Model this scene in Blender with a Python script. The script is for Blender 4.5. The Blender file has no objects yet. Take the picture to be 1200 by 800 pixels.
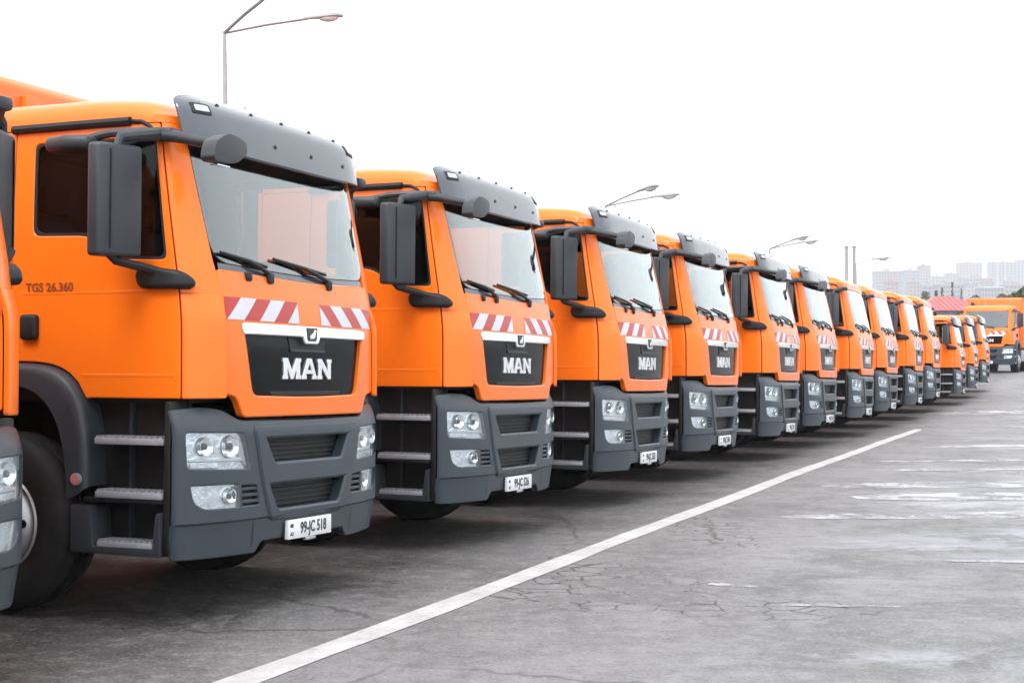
import bpy, bmesh, math, random
import numpy as np
from mathutils import Vector, Matrix
random.seed(7)
R = math.radians
sc = bpy.context.scene
col = sc.collection

# ------------------------------------------------------------------ camera
FOC, HOR, EYE = 1749.4, 417.0, 1.526          # focal length in pixels, horizon row, eye height
cam_d = bpy.data.cameras.new('camera')
cam = bpy.data.objects.new('camera', cam_d); col.objects.link(cam)
cam.location = (0, 0, EYE); cam.rotation_euler = (R(90), 0, 0)
cam_d.sensor_width = 36; cam_d.lens = 36 * FOC / 1200
cam_d.shift_y = (HOR - 400) / 1200
cam_d.clip_start = 0.05; cam_d.clip_end = 9000
sc.camera = cam
sc.render.resolution_x, sc.render.resolution_y = 1024, 682

# ------------------------------------------------------------------ sky, sun, exposure
SUN_EL, SUN_AZ = R(52), R(200)
w = bpy.data.worlds.new('World'); sc.world = w; w.use_nodes = True
nt = w.node_tree; nt.nodes.clear()
sky = nt.nodes.new('ShaderNodeTexSky'); sky.sky_type = 'NISHITA'; sky.sun_disc = False
sky.sun_elevation = SUN_EL; sky.sun_rotation = SUN_AZ; sky.dust_density = 4.0; sky.air_density = 1.0
hsv = nt.nodes.new('ShaderNodeHueSaturation'); hsv.inputs['Saturation'].default_value = 0.12
mixw = nt.nodes.new('ShaderNodeMix'); mixw.data_type = 'RGBA'; mixw.inputs['Factor'].default_value = 0.72
mixw.inputs['B'].default_value = (9.0, 9.15, 9.4, 1)          # the even white cloud deck
bg = nt.nodes.new('ShaderNodeBackground'); bg.inputs['Strength'].default_value = 0.10
wo = nt.nodes.new('ShaderNodeOutputWorld')
nt.links.new(sky.outputs[0], hsv.inputs['Color']); nt.links.new(hsv.outputs[0], mixw.inputs['A'])
nt.links.new(mixw.outputs['Result'], bg.inputs['Color']); nt.links.new(bg.outputs[0], wo.inputs[0])
sd = bpy.data.lights.new('sun', 'SUN'); sd.energy = 0.9; sd.angle = R(25); sd.color = (1, .985, .97)
sun = bpy.data.objects.new('sun', sd); col.objects.link(sun)
# light travels from the sun: azimuth measured like the sky texture
_d = Vector((math.sin(SUN_AZ) * math.cos(SUN_EL), math.cos(SUN_AZ) * math.cos(SUN_EL), math.sin(SUN_EL)))
sun.rotation_euler = (_d).to_track_quat('Z', 'Y').to_euler(); sun.location = (0, 0, 60)
vs = sc.view_settings
vs.view_transform = 'Standard'; vs.look = 'None'; vs.gamma = 1; vs.use_curve_mapping = False
vs.exposure = 1.45
cy = sc.cycles
cy.max_bounces = 6; cy.diffuse_bounces = 3; cy.glossy_bounces = 4; cy.transmission_bounces = 4; cy.transparent_max_bounces = 10; cy.volume_bounces = 1
cy.use_adaptive_sampling = True; cy.adaptive_threshold = .02; cy.adaptive_min_samples = 24
cy.caustics_reflective = False; cy.caustics_refractive = False

# ------------------------------------------------------------------ materials
def nodes_of(name):
    m = bpy.data.materials.new(name); m.use_nodes = True
    t = m.node_tree; b = t.nodes['Principled BSDF']
    return m, t, b
def mat(name, c, rough=.5, metal=0., spec=.5, coat=0., var=.0, vscale=3., rvar=0., bump=0., bscale=80., alpha=1.):
    m, t, b = nodes_of(name)
    b.inputs['Base Color'].default_value = (*c, 1); b.inputs['Roughness'].default_value = rough
    b.inputs['Metallic'].default_value = metal; b.inputs['Specular IOR Level'].default_value = spec
    b.inputs['Coat Weight'].default_value = coat; b.inputs['Coat Roughness'].default_value = .06
    if var or rvar or bump:
        tc = t.nodes.new('ShaderNodeTexCoord')
    if var or rvar:
        n = t.nodes.new('ShaderNodeTexNoise'); n.inputs['Scale'].default_value = vscale; n.inputs['Detail'].default_value = 6
        n.inputs['Roughness'].default_value = .65
        t.links.new(tc.outputs['Object'], n.inputs['Vector'])
    if var:
        mx = t.nodes.new('ShaderNodeMix'); mx.data_type = 'RGBA'
        mr = t.nodes.new('ShaderNodeMapRange'); mr.inputs[1].default_value = .3; mr.inputs[2].default_value = .75
        t.links.new(n.outputs['Fac'], mr.inputs[0]); t.links.new(mr.outputs[0], mx.inputs['Factor'])
        mx.inputs['A'].default_value = (*[x * (1 - var) for x in c], 1); mx.inputs['B'].default_value = (*[min(1, x * (1 + var)) for x in c], 1)
        t.links.new(mx.outputs['Result'], b.inputs['Base Color'])
    if rvar:
        mr = t.nodes.new('ShaderNodeMapRange'); mr.inputs[1].default_value = .3; mr.inputs[2].default_value = .75
        mr.inputs[3].default_value = max(.02, rough - rvar); mr.inputs[4].default_value = rough + rvar
        t.links.new(n.outputs['Fac'], mr.inputs[0]); t.links.new(mr.outputs[0], b.inputs['Roughness'])
    if bump:
        n2 = t.nodes.new('ShaderNodeTexNoise'); n2.inputs['Scale'].default_value = bscale; n2.inputs['Detail'].default_value = 3
        t.links.new(tc.outputs['Object'], n2.inputs['Vector'])
        bp = t.nodes.new('ShaderNodeBump'); bp.inputs['Strength'].default_value = bump; bp.inputs['Distance'].default_value = .01
        t.links.new(n2.outputs['Fac'], bp.inputs['Height']); t.links.new(bp.outputs[0], b.inputs['Normal'])
    return m
def glass_mat(name, tint, base=.07, power=4.5):
    m = bpy.data.materials.new(name); m.use_nodes = True; t = m.node_tree; t.nodes.clear()
    o = t.nodes.new('ShaderNodeOutputMaterial'); mx = t.nodes.new('ShaderNodeMixShader')
    tr = t.nodes.new('ShaderNodeBsdfTransparent'); tr.inputs[0].default_value = (*tint, 1)
    gl = t.nodes.new('ShaderNodeBsdfGlossy'); gl.inputs['Roughness'].default_value = .015
    gl.inputs['Color'].default_value = (.90, .985, 1, 1)
    lw = t.nodes.new('ShaderNodeLayerWeight'); lw.inputs['Blend'].default_value = .5
    pw = t.nodes.new('ShaderNodeMath'); pw.operation = 'POWER'; pw.inputs[1].default_value = power
    ma = t.nodes.new('ShaderNodeMath'); ma.operation = 'MULTIPLY_ADD'; ma.inputs[1].default_value = 1 - base; ma.inputs[2].default_value = base
    t.links.new(lw.outputs['Facing'], pw.inputs[0]); t.links.new(pw.outputs[0], ma.inputs[0])
    t.links.new(ma.outputs[0], mx.inputs[0]); t.links.new(tr.outputs[0], mx.inputs[1]); t.links.new(gl.outputs[0], mx.inputs[2])
    t.links.new(mx.outputs[0], o.inputs[0])
    return m
M = {}
M['orange'] = mat('orange_paint', (.87, .166, .007), .36, spec=.30, coat=.34, var=.035, vscale=1.3, rvar=.05)
M['body_orange'] = mat('body_orange_paint', (.80, .17, .02), .38, spec=.5, var=.06, vscale=1.5, rvar=.08)
M['bumper'] = mat('grey_bumper_plastic', (.034, .047, .060), .40, spec=.45, var=.12, vscale=2.5, rvar=.07, bump=.04, bscale=400)
M['plastic'] = mat('dark_grey_plastic', (.030, .036, .043), .45, spec=.4, var=.15, vscale=4, rvar=.08)
M['black'] = mat('black_plastic', (.010, .011, .012), .55, spec=.35, var=.2, vscale=5)
M['rubber'] = mat('black_rubber', (.012, .012, .012), .6, spec=.3)
M['gloss'] = mat('gloss_black_grille', (.004, .005, .006), .06, spec=.13)
M['chrome'] = mat('chrome', (.88, .89, .9), .12, metal=1)
M['letter'] = mat('satin_silver', (.80, .82, .84), .28, metal=.85)
M['alu'] = mat('aluminium_tread', (.34, .36, .40), .45, metal=.25, var=.15, vscale=20)
M['reflector'] = mat('lamp_reflector', (.86, .88, .9), .16, metal=.9)
M['lampback'] = mat('lamp_housing_silver', (.46, .49, .53), .25, metal=.75)
M['lens'] = glass_mat('clear_lens', (.95, .98, 1), .13, 3.2)
M['facet'] = mat('lamp_facets', (.70, .73, .76), .22, metal=.75, var=.2, vscale=14, bump=.5, bscale=22)
M['glass'] = glass_mat('windscreen_glass', (.64, .73, .72), .15, 3.2)
M['tint'] = glass_mat('tinted_side_glass', (.40, .45, .45), .018, 5)
M['mirror'] = mat('mirror_glass', (.8, .82, .84), .03, metal=1)
M['visor'] = mat('smoked_grey_visor', (.066, .080, .098), .20, spec=.5, coat=.3, var=.06, vscale=2)
M['tyre'] = mat('tyre_rubber', (.016, .016, .017), .75, spec=.25, var=.3, vscale=6, bump=.1, bscale=60)
M['rim'] = mat('silver_wheel', (.42, .43, .45), .38, metal=.6, var=.15, vscale=8)
M['cabin'] = mat('cabin_trim', (.055, .056, .06), .7)
M['seat'] = mat('seat_cloth', (.035, .037, .045), .9)
M['red'] = mat('hazard_red', (.42, .024, .019), .35, spec=.5, var=.08, vscale=20)
M['white'] = mat('hazard_white', (.58, .575, .63), .35, spec=.5, var=.06, vscale=20)
M['plate'] = mat('plate_white', (.70, .72, .75), .4, var=.05, vscale=30)
M['ink'] = mat('plate_ink', (.03, .035, .04), .5)
M['inkbrown'] = mat('badge_ink', (.24, .055, .016), .5)
M['amber'] = mat('amber_lens', (.75, .22, .02), .2)
M['redlens'] = mat('red_lens', (.55, .18, .16), .2)
M['frame'] = mat('chassis_paint', (.018, .018, .020), .6, var=.3, vscale=6)
M['galv'] = mat('galvanised_steel', (.33, .33, .345), .5, metal=.4, var=.15, vscale=4)
M['lamphead'] = mat('lamp_head_grey', (.30, .29, .29), .5)
M['lampglass'] = mat('lamp_bowl', (.60, .62, .65), .4)

# ------------------------------------------------------------------ mesh helpers
def sharp(me, ang=32):
    me.polygons.foreach_set('use_smooth', [True] * len(me.polygons))
    me.set_sharp_from_angle(angle=R(ang))
def obj(name, bm, m, parent=None, ang=32, smooth=True):
    if isinstance(bm, bmesh.types.BMesh):
        me = bpy.data.meshes.new(name); bm.to_mesh(me); bm.free()
    else: me = bm
    if smooth: sharp(me, ang)
    if m is not None and not me.materials: me.materials.append(M[m] if isinstance(m, str) else m)
    o = bpy.data.objects.new(name, me); col.objects.link(o)
    if parent is not None: o.parent = parent
    return o
def tag(o, label=None, cat=None, group=None, kind=None):
    for k, v in (('label', label), ('category', cat), ('group', group), ('kind', kind)):
        if v: o[k] = v
    return o
def empty(name, loc=(0, 0, 0)):
    o = bpy.data.objects.new(name, None); o.empty_display_size = .3; o.location = loc; col.objects.link(o); return o
def box(bm, x0, x1, y0, y1, z0, z1, bev=0., seg=2):
    b2 = bmesh.new(); bmesh.ops.create_cube(b2, size=1)
    for v in b2.verts:
        v.co = Vector(((x0 + x1) / 2 + v.co.x * abs(x1 - x0), (y0 + y1) / 2 + v.co.y * abs(y1 - y0), (z0 + z1) / 2 + v.co.z * abs(z1 - z0)))
    if bev: bmesh.ops.bevel(b2, geom=b2.edges[:], offset=bev, segments=seg, affect='EDGES', profile=.5)
    join(bm, b2)
def join(bm, b2):
    vm = {v: bm.verts.new(v.co) for v in b2.verts}
    for f in b2.faces:
        try: bm.faces.new([vm[v] for v in f.verts])
        except ValueError: pass
    b2.free()
def mkbox(*a, **k):
    bm = bmesh.new(); box(bm, *a, **k); return bm
def tube(bm, pts, rad, seg=8, cap=True):
    pts = [Vector(p) for p in pts]; n = len(pts)
    rads = rad if isinstance(rad, (list, tuple)) else [rad] * n
    rings = []; up = None
    for i, p in enumerate(pts):
        d = (pts[min(i + 1, n - 1)] - pts[max(i - 1, 0)]).normalized()
        if up is None: up = Vector((0, 0, 1)) if abs(d.z) < .9 else Vector((1, 0, 0))
        a = d.cross(up).normalized(); b = a.cross(d).normalized(); up = b
        rings.append([bm.verts.new(p + (a * math.cos(t) + b * math.sin(t)) * rads[i]) for t in [2 * math.pi * k / seg for k in range(seg)]])
    for i in range(n - 1):
        for k in range(seg):
            bm.faces.new([rings[i][k], rings[i][(k + 1) % seg], rings[i + 1][(k + 1) % seg], rings[i + 1][k]])
    if cap:
        bm.faces.new(rings[0][::-1]); bm.faces.new(rings[-1])
def mktube(*a, **k):
    bm = bmesh.new(); tube(bm, *a, **k); bmesh.ops.recalc_face_normals(bm, faces=bm.faces); return bm
def lathe(bm, prof, seg, mtx):
    """prof: (radius, axial) pairs, axis local X; mtx maps local to target"""
    rings = []
    for r, a in prof:
        rings.append([bm.verts.new(mtx @ Vector((a, r * math.cos(2 * math.pi * k / seg), r * math.sin(2 * math.pi * k / seg)))) for k in range(seg)])
    for i in range(len(rings) - 1):
        for k in range(seg):
            bm.faces.new([rings[i][k], rings[i][(k + 1) % seg], rings[i + 1][(k + 1) % seg], rings[i + 1][k]])
    bmesh.ops.recalc_face_normals(bm, faces=bm.faces)
def prism(bm, pts, axis, a0, a1, bev=0., seg=2):
    """polygon pts (2-D) extruded along axis from a0 to a1; axis x: pts=(y,z), y: (x,z), z: (x,y)"""
    def P(p, a):
        return {'x': (a, p[0], p[1]), 'y': (p[0], a, p[1]), 'z': (p[0], p[1], a)}[axis]
    b2 = bmesh.new()
    A = [b2.verts.new(P(p, a0)) for p in pts]; B = [b2.verts.new(P(p, a1)) for p in pts]
    n = len(pts)
    b2.faces.new(A); b2.faces.new(B[::-1])
    for i in range(n): b2.faces.new([A[i], B[i], B[(i + 1) % n], A[(i + 1) % n]])
    bmesh.ops.recalc_face_normals(b2, faces=b2.faces)
    if bev: bmesh.ops.bevel(b2, geom=b2.edges[:], offset=bev, segments=seg, affect='EDGES', profile=.5, clamp_overlap=True)
    join(bm, b2)
def mkprism(*a, **k):
    bm = bmesh.new(); prism(bm, *a, **k); return bm
def rounded(poly, r=.03, seg=5):
    out = []; n = len(poly)
    for i in range(n):
        p = Vector(poly[i][:2]); a = Vector(poly[i - 1][:2]); b = Vector(poly[(i + 1) % n][:2])
        rr = poly[i][2] if len(poly[i]) > 2 else r
        da, db = a - p, b - p
        if rr <= 0: out.append((p.x, p.y)); continue
        t = min(rr, da.length * .48, db.length * .48)
        s, e = p + da.normalized() * t, p + db.normalized() * t
        for k in range(seg + 1):
            q = k / seg
            v = s * (1 - q) ** 2 + p * 2 * q * (1 - q) + e * q * q
            out.append((v.x, v.y))
    return out
def text_mesh(s, size, ext=.0015, sx=1.):
    cu = bpy.data.curves.new('txt', 'FONT'); cu.body = s; cu.size = size; cu.extrude = ext
    cu.align_x = 'CENTER'; cu.align_y = 'CENTER'; cu.resolution_u = 3; cu.offset = size * .022
    o = bpy.data.objects.new('txt', cu); col.objects.link(o)
    dg = bpy.context.evaluated_depsgraph_get()
    me = bpy.data.meshes.new_from_object(o.evaluated_get(dg)); me.materials.clear()
    bpy.data.objects.remove(o); bpy.data.curves.remove(cu)
    me.transform(Matrix.Diagonal((sx, 1, 1, 1)))
    return me

# ------------------------------------------------------------------ curved cab surfaces
class Surf:
    """plan curve swept in height: u is arc length round the plan (negative = the -x side), z height"""
    def __init__(self, half, yoff, wfun, sx):
        P = [(-x, y) for x, y in half[:0:-1]] + list(half)
        pts = []
        for i in range(len(P) - 1):
            p0, p1, p2, p3 = [np.array(P[max(0, min(len(P) - 1, i + k))]) for k in (-1, 0, 1, 2)]
            for t in np.linspace(0, 1, 12, endpoint=False):
                if np.linalg.norm(p2 - p1) > .6: q = p1 + (p2 - p1) * t
                else: q = .5 * (2 * p1 + (p2 - p0) * t + (2 * p0 - 5 * p1 + 4 * p2 - p3) * t * t + (-p0 + 3 * p1 - 3 * p2 + p3) * t ** 3)
                pts.append(q)
        pts.append(np.array(P[-1])); pts = np.array(pts)
        s = np.concatenate([[0], np.cumsum(np.linalg.norm(np.diff(pts, axis=0), axis=1))])
        self.u = s - np.interp(0, pts[:, 0], s); self.x = pts[:, 0]; self.y = pts[:, 1]
        self.yoff, self.w, self.sx = yoff, wfun, sx
    def base(self, u, z):
        x = float(np.interp(u, self.u, self.x)); y = float(np.interp(u, self.u, self.y))
        return Vector((x * self.sx(z), y + self.yoff(z) * self.w(y), z))
    def at(self, u, z, off=0.):
        p = self.base(u, z)
        if off == 0: return p
        e = .012
        tu = self.base(u + e, z) - self.base(u - e, z); tz = self.base(u, z + e) - self.base(u, z - e)
        return p + tu.cross(tz).normalized() * off
    def ux(self, x): return float(np.interp(x, self.x, self.u))          # front: arc position of a lateral x
    def uy(self, y, s=1):                                                # side: arc position of a depth y
        k = self.x > .95
        return s * float(np.interp(y, self.y[k], self.u[k]))
def _cy(z):
    d = z - 1.76; return .235 * (d + math.sqrt(d * d + .012)) / 2
CAB = Surf([(0, 0), (.3, .003), (.6, .015), (.75, .027), (.88, .045), (.97, .072), (1.04, .108), (1.085, .15), (1.108, .2), (1.117, .26), (1.120, .335), (1.12, .43), (1.12, .55), (1.12, .7), (1.12, .9), (1.12, 1.1), (1.12, 1.3), (1.12, 1.5), (1.12, 1.7), (1.12, 1.9)],
           _cy, lambda y: math.exp(-(max(y, 0) / .45) ** 1.3), lambda z: 1 - .035 * max(0, (z - 1.9) / .95) ** 1.6)
def _by(z):
    o = 0.
    if z < .56: o += .014 + (.56 - z) * .10
    if z > 1.06: o += (z - 1.06) ** 2 * 2.2
    return o
BUM = Surf([(0, 0), (.5, .008), (.69, .023), (.9, .06), (1.05, .1), (1.12, .128), (1.15, .148), (1.165, .168), (1.172, .195)],
           _by, lambda y: 1., lambda z: 1 - .02 * max(0, .56 - z) / .2)
class Flat:
    """vertical side plane: u runs toward the front seen from outside"""
    def __init__(self, x): self.X = x
    def at(self, u, z, off=0.): 
        s = 1 if self.X > 0 else -1
        return Vector((self.X + s * off, -u if s < 0 else u, z))

def panel(name, outline, m, parent, surf=CAB, holes=(), off=0., bev=.004, depth=.03, du=.045, dz=.09, ang=25, extra_z=(), offf=None):
    """sheet cut to an outline in (u, z), laid on a curved surface, with rolled edge and return flange"""
    bm = bmesh.new()
    for loop in [outline] + list(holes):
        vs_ = [bm.verts.new((p[0], p[1], 0)) for p in loop]
        for i in range(len(vs_)): bm.edges.new((vs_[i], vs_[(i + 1) % len(vs_)]))
    bmesh.ops.triangle_fill(bm, edges=bm.edges[:], use_beauty=True, use_dissolve=False)
    us = [p[0] for p in outline]; zs = [p[1] for p in outline]
    cuts = []
    n = int((max(us) - min(us)) / du)
    cuts += [((min(us) + (i + .5) * du, 0, 0), (1, 0, 0)) for i in range(n)]
    n = int((max(zs) - min(zs)) / dz)
    cuts += [((0, min(zs) + (i + .5) * dz, 0), (0, 1, 0)) for i in range(n)]
    cuts += [((0, z, 0), (0, 1, 0)) for z in extra_z]
    for co, no in cuts:
        bmesh.ops.bisect_plane(bm, geom=bm.verts[:] + bm.edges[:] + bm.faces[:], dist=1e-5, plane_co=co, plane_no=no)
    bmesh.ops.remove_doubles(bm, verts=bm.verts, dist=2e-4)
    bm.normal_update()
    for f in bm.faces:
        if f.normal.z < 0: f.normal_flip()
    O_ = (lambda u, z: off) if offf is None else offf
    bnd = [e for e in bm.edges if len(e.link_faces) == 1]
    uv = {v: (v.co.x, v.co.y) for v in bm.verts}
    if depth > 0:
        nrm = {}
        dirs = []
        for e in bnd:
            l = e.link_loops[0]; a, b = l.vert, l.link_loop_next.vert
            d = (b.co - a.co); nn = Vector((d.y, -d.x, 0)).normalized()
            dirs.append((a, b))
            for v in (a, b): nrm[v] = nrm.get(v, Vector()) + nn
        r1, r2 = {}, {}
        for v, nn in nrm.items():
            nn = nn.normalized() * bev if nn.length > 1e-6 else Vector()
            q = (uv[v][0] + nn.x, uv[v][1] + nn.y)
            r1[v] = bm.verts.new((0, 0, 0)); r2[v] = bm.verts.new((0, 0, 0))
            o = O_(*uv[v])
            r1[v].co = surf.at(*q, o - bev * .8); r2[v].co = surf.at(*q, o - depth)
        for a, b in dirs:
            bm.faces.new([b, a, r1[a], r1[b]]); bm.faces.new([r1[b], r1[a], r2[a], r2[b]])
    for v, q in uv.items(): v.co = surf.at(*q, O_(*q))
    return obj(name, bm, m, parent, ang)
def mir(poly): return [(-p[0],) + tuple(p[1:]) for p in poly]

# ------------------------------------------------------------------ the truck
AX, TR_ = 1.42, .53            # front axle depth, tyre radius
def wheel(parent, x, y, s, dual=False):
    bm = bmesh.new(); wd = .30 if not dual else .60
    mt = Matrix.Translation((x, y, TR_)) @ Matrix.Diagonal((s, 1, 1, 1))
    prof = [(.29, 0), (.31, .015), (.40, .03), (.47, .022), (.505, 0), (.525, -.03), (TR_, -.07)]
    for k in range(1, 5): 
        c = -.07 - (wd - .14) * k / 5
        prof += [(TR_, c + .012), (TR_ - .016, c + .008), (TR_ - .016, c - .008), (TR_, c - .012)]
    prof += [(TR_, -wd + .07), (.505, -wd), (.40, -wd - .02), (.29, -wd)]
    lathe(bm, prof, 56, mt)
    t = obj('wheel', bm, 'tyre', parent, 40)
    bm = bmesh.new()
    if dual: pr = [(.30, 0), (.285, .01), (.275, -.02), (.265, -.16), (.16, -.17), (.15, -.10), (.12, -.04), (.10, -.03), (.0, -.03)]
    else: pr = [(.30, .002), (.285, .014), (.272, -.005), (.26, -.03), (.24, .01), (.20, .05), (.165, .06), (.155, .05), (.12, .075), (.10, .09), (.0, .095)]
    lathe(bm, pr, 40, mt)
    obj('rim', bm, 'rim', t, 30)
    bm = bmesh.new()
    for k in range(10):
        a = 2 * math.pi * (k + .5) / 10
        lathe(bm, [(.016, 0), (.016, .03), (.0, .034)], 6, Matrix.Translation((x + s * (.055 if not dual else -.17), y + .14 * math.cos(a), TR_ + .14 * math.sin(a))) @ Matrix.Diagonal((s, 1, 1, 1)))
    obj('wheel_nuts', bm, 'frame', t)
    if not dual:
        bm = bmesh.new()
        for k in range(10):
            a = 2 * math.pi * k / 10
            lathe(bm, [(.026, 0), (.0, .002)], 10, Matrix.Translation((x + s * .038, y + .222 * math.cos(a), TR_ + .222 * math.sin(a))) @ Matrix.Diagonal((s, 1, 1, 1)))
        obj('rim_holes', bm, 'black', t)
    return t

ux, uy = CAB.ux, CAB.uy
bx = BUM.ux
def build_truck(name):
    T = empty(name)
    SEAM = .195
    # ---- front flap with grille opening
    flap = [(ux(-.715), 1.165, .03), (ux(.715), 1.165, .03), (ux(.775), 1.285, .05), (ux(.885), 1.30, .01), (ux(.885), 2.0, .02), (ux(.80), 2.0, .1), (0, 1.975, .2), (ux(-.80), 2.0, .1), (ux(-.885), 2.0, .02), (ux(-.885), 1.30, .01), (ux(-.775), 1.285, .05)]
    gr = [(ux(-.725), 1.70, .02), (ux(.725), 1.70, .02), (ux(.635), 1.275, .06), (0, 1.262, .3), (ux(-.635), 1.275, .06)]
    fp = panel('front_panel', rounded(flap), 'orange', T, holes=[rounded(gr)], bev=.008, depth=.05, off=.006)
    # ---- grille
    gin = [(p[0] * .985, 1.262 + (p[1] - 1.262) * .985 + .003) + tuple(p[2:]) for p in gr]
    G = panel('grille', rounded(gin), 'gloss', T, off=-.022, depth=.02, bev=.006)
    panel('grille_slot', rounded([(ux(-.44), 1.305, .01), (ux(.44), 1.305, .01), (ux(.40), 1.285, .01), (ux(-.40), 1.285, .01)]), 'black', G, off=-.016, depth=.006, bev=.002)
    panel('grip_recess', rounded([(ux(-.235), 1.645, .01), (ux(.235), 1.645, .01), (ux(.20), 1.555, .015), (ux(-.20), 1.555, .015)]), 'black', G, off=-.017, depth=.005, bev=.003)
    panel('grip_lip', rounded([(ux(-.21), 1.562, .003), (ux(.21), 1.562, .003), (ux(.20), 1.552, .003), (ux(-.20), 1.552, .003)]), 'plastic', G, off=-.010, depth=.01, bev=.002)
    panel('chrome_strip', rounded([(ux(-.735), 1.700, .02), (-.09, 1.700, .0), (.09, 1.700, .0), (ux(.735), 1.700, .02), (ux(.728), 1.648, .01), (.10, 1.648, .01), (.082, 1.606, .02), (-.082, 1.606, .02), (-.10, 1.648, .01), (ux(-.728), 1.648, .01)]), 'chrome', G, off=.016, depth=.035, bev=.007)
    sh = panel('badge', rounded([(-.062, 1.698, .005), (.062, 1.698, .005), (.050, 1.618, .02), (-.050, 1.618, .02)]), 'plastic', G, off=.021, depth=.006, bev=.002)
    lion = [(-.028, 1.630), (-.012, 1.636), (.006, 1.632), (.022, 1.642), (.034, 1.668), (.040, 1.684), (.028, 1.690), (.018, 1.680), (.010, 1.668), (-.006, 1.664), (-.020, 1.654), (-.036, 1.648)]
    panel('badge_animal', lion, 'letter', G, off=.025, depth=.005, bev=.001)
    # ---- letters M A N
    zb, zt = 1.383, 1.508; hh = zt - zb
    def letter(poly, x0, wd_, hole=None):
        q = [(ux(x0 + a * wd_), zb + b * hh) for a, b in poly]
        hs = [[(ux(x0 + a * wd_), zb + b * hh) for a, b in hole]] if hole else []
        panel('letter', q, 'letter', G, off=-.010, depth=.014, bev=.003, holes=hs)
    sf = .14
    letter([(0, 0), (.27, 0), (.27, .16), (.235, .16), (.235, .55), (.43, 0), (.57, 0), (.765, .55), (.765, .16), (.73, .16), (.73, 0), (1, 0), (1, .16), (.95, .16), (.95, .84), (1, .84), (1, 1), (.74, 1), (.5, .38), (.26, 1), (0, 1), (0, .84), (.05, .84), (.05, .16), (0, .16)], -.295, .205)
    letter([(0, 0), (.30, 0), (.30, .15), (.26, .15), (.30, .27), (.70, .27), (.74, .15), (.70, .15), (.70, 0), (1, 0), (1, .15), (.94, .15), (.64, 1), (.36, 1), (.06, .15), (0, .15)], -.077, .185, [(.355, .42), (.5, .80), (.645, .42)])
    letter([(0, 0), (.31, 0), (.31, .16), (.26, .16), (.26, .62), (.74, 0), (.95, 0), (.95, .84), (1, .84), (1, 1), (.69, 1), (.69, .84), (.74, .84), (.74, .40), (.27, 1), (0, 1), (0, .84), (.06, .84), (.06, .16), (0, .16)], .120, .175)
    # ---- hazard stripes
    z0, z1 = 1.722, 1.852; sl = .140
    for s in (-1, 1):
        a0, a1 = .135, .873; wd_ = .150
        e = .97; k = 0
        while e > a0 - sl:
            # in |x|: the band leans outward at the foot
            lo0, lo1 = e - wd_ + .045, e + .045; hi0, hi1 = lo0 - sl, lo1 - sl
            if k == 0: lo1 = hi1 = a1 + 1
            c = lambda v: max(a0, min(a1, v))
            quad = []
            # clip the slanted band to [a0,a1]
            def edge(l, h):
                pts = []
                for zz, xx in ((z0, l), (z1, h)): pts.append((xx, zz))
                return pts
            poly = [(lo0, z0), (lo1, z0), (hi1, z1), (hi0, z1)]
            for lim, sg in ((a0, 1), (a1, -1)):
                res = []
                for i in range(len(poly)):
                    p, q = poly[i], poly[(i + 1) % len(poly)]
                    ip, iq = sg * (p[0] - lim) >= 0, sg * (q[0] - lim) >= 0
                    if ip: res.append(p)
                    if ip != iq:
                        t = (lim - p[0]) / (q[0] - p[0]); res.append((lim, p[1] + t * (q[1] - p[1])))
                poly = res
            if len(poly) >= 3:
                area = abs(sum(poly[i][0] * poly[(i + 1) % len(poly)][1] - poly[(i + 1) % len(poly)][0] * poly[i][1] for i in range(len(poly)))) / 2
                if area > 2e-4:
                    panel('hazard_stripe', [(ux(s * p[0]), p[1]) for p in poly], 'red' if k % 2 == 0 else 'white', fp, off=.0085, depth=0)
            e -= wd_; k += 1
    # ---- windscreen, rubber, header
    ws = [(ux(-.900), 2.055, .14), (0, 2.022, .6), (ux(.900), 2.055, .14), (ux(.955), 2.755, .09), (ux(-.955), 2.755, .09)]
    W = panel('windscreen', rounded(ws, seg=8), 'glass', T, off=-.004, depth=0, du=.06, dz=.08)
    ws2 = [(p[0] * .972, 2.03 + (p[1] - 2.03) * .955 + .018) + tuple(p[2:]) for p in ws]
    panel('windscreen_seal', rounded(ws, seg=8), 'rubber', W, holes=[rounded(ws2, seg=8)], off=-.009, bev=.003, depth=.02)
    panel('header', rounded([(ux(-.945), 2.768, .01), (ux(.945), 2.768, .01), (ux(.945), 2.838, .0), (ux(-.945), 2.838, .0)]), 'orange', T, off=0, depth=.04)
    panel('cowl', [(ux(-.86), 1.998), (0, 1.985), (ux(.86), 1.998), (ux(.86), 2.05), (0, 2.035), (ux(-.86), 2.05)], 'visor', T, off=-.012, depth=.0)
    # ---- per-side panels
    for s in (-1, 1):
        f = (lambda p: p) if s > 0 else mir
        # corner pillar
        up = [(ux(.892), 1.86, .0), (ux(.897), 2.0, .12), (ux(.908), 2.06, .14), (ux(.966), 2.76, .06), (ux(.952), 2.838, .0), (uy(SEAM) - .021, 2.838, .0), (uy(SEAM) - .021, 1.865, .0)]
        panel('corner_pillar', rounded(f(up)), 'orange', T, off=0, depth=.05, bev=.006)
        lo = [(ux(.897), 1.275, .012), (ux(.90), 1.853, .01), (uy(SEAM) - .021, 1.853, .004), (uy(SEAM) - .021, 1.272, .006)]
        us_ = uy(SEAM); uf = ux(.9)
        ofn = lambda u, z: .002 + .034 * max(0, min(1, (us_ - abs(u)) / (us_ - uf))) ** .7 * (1 if z < 1.75 else max(.25, 1 - (z - 1.75) / .12))
        panel('corner_deflector', rounded(f(lo)), 'orange', T, offf=ofn, depth=.028, bev=.006, du=.025, dz=.06)
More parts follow.
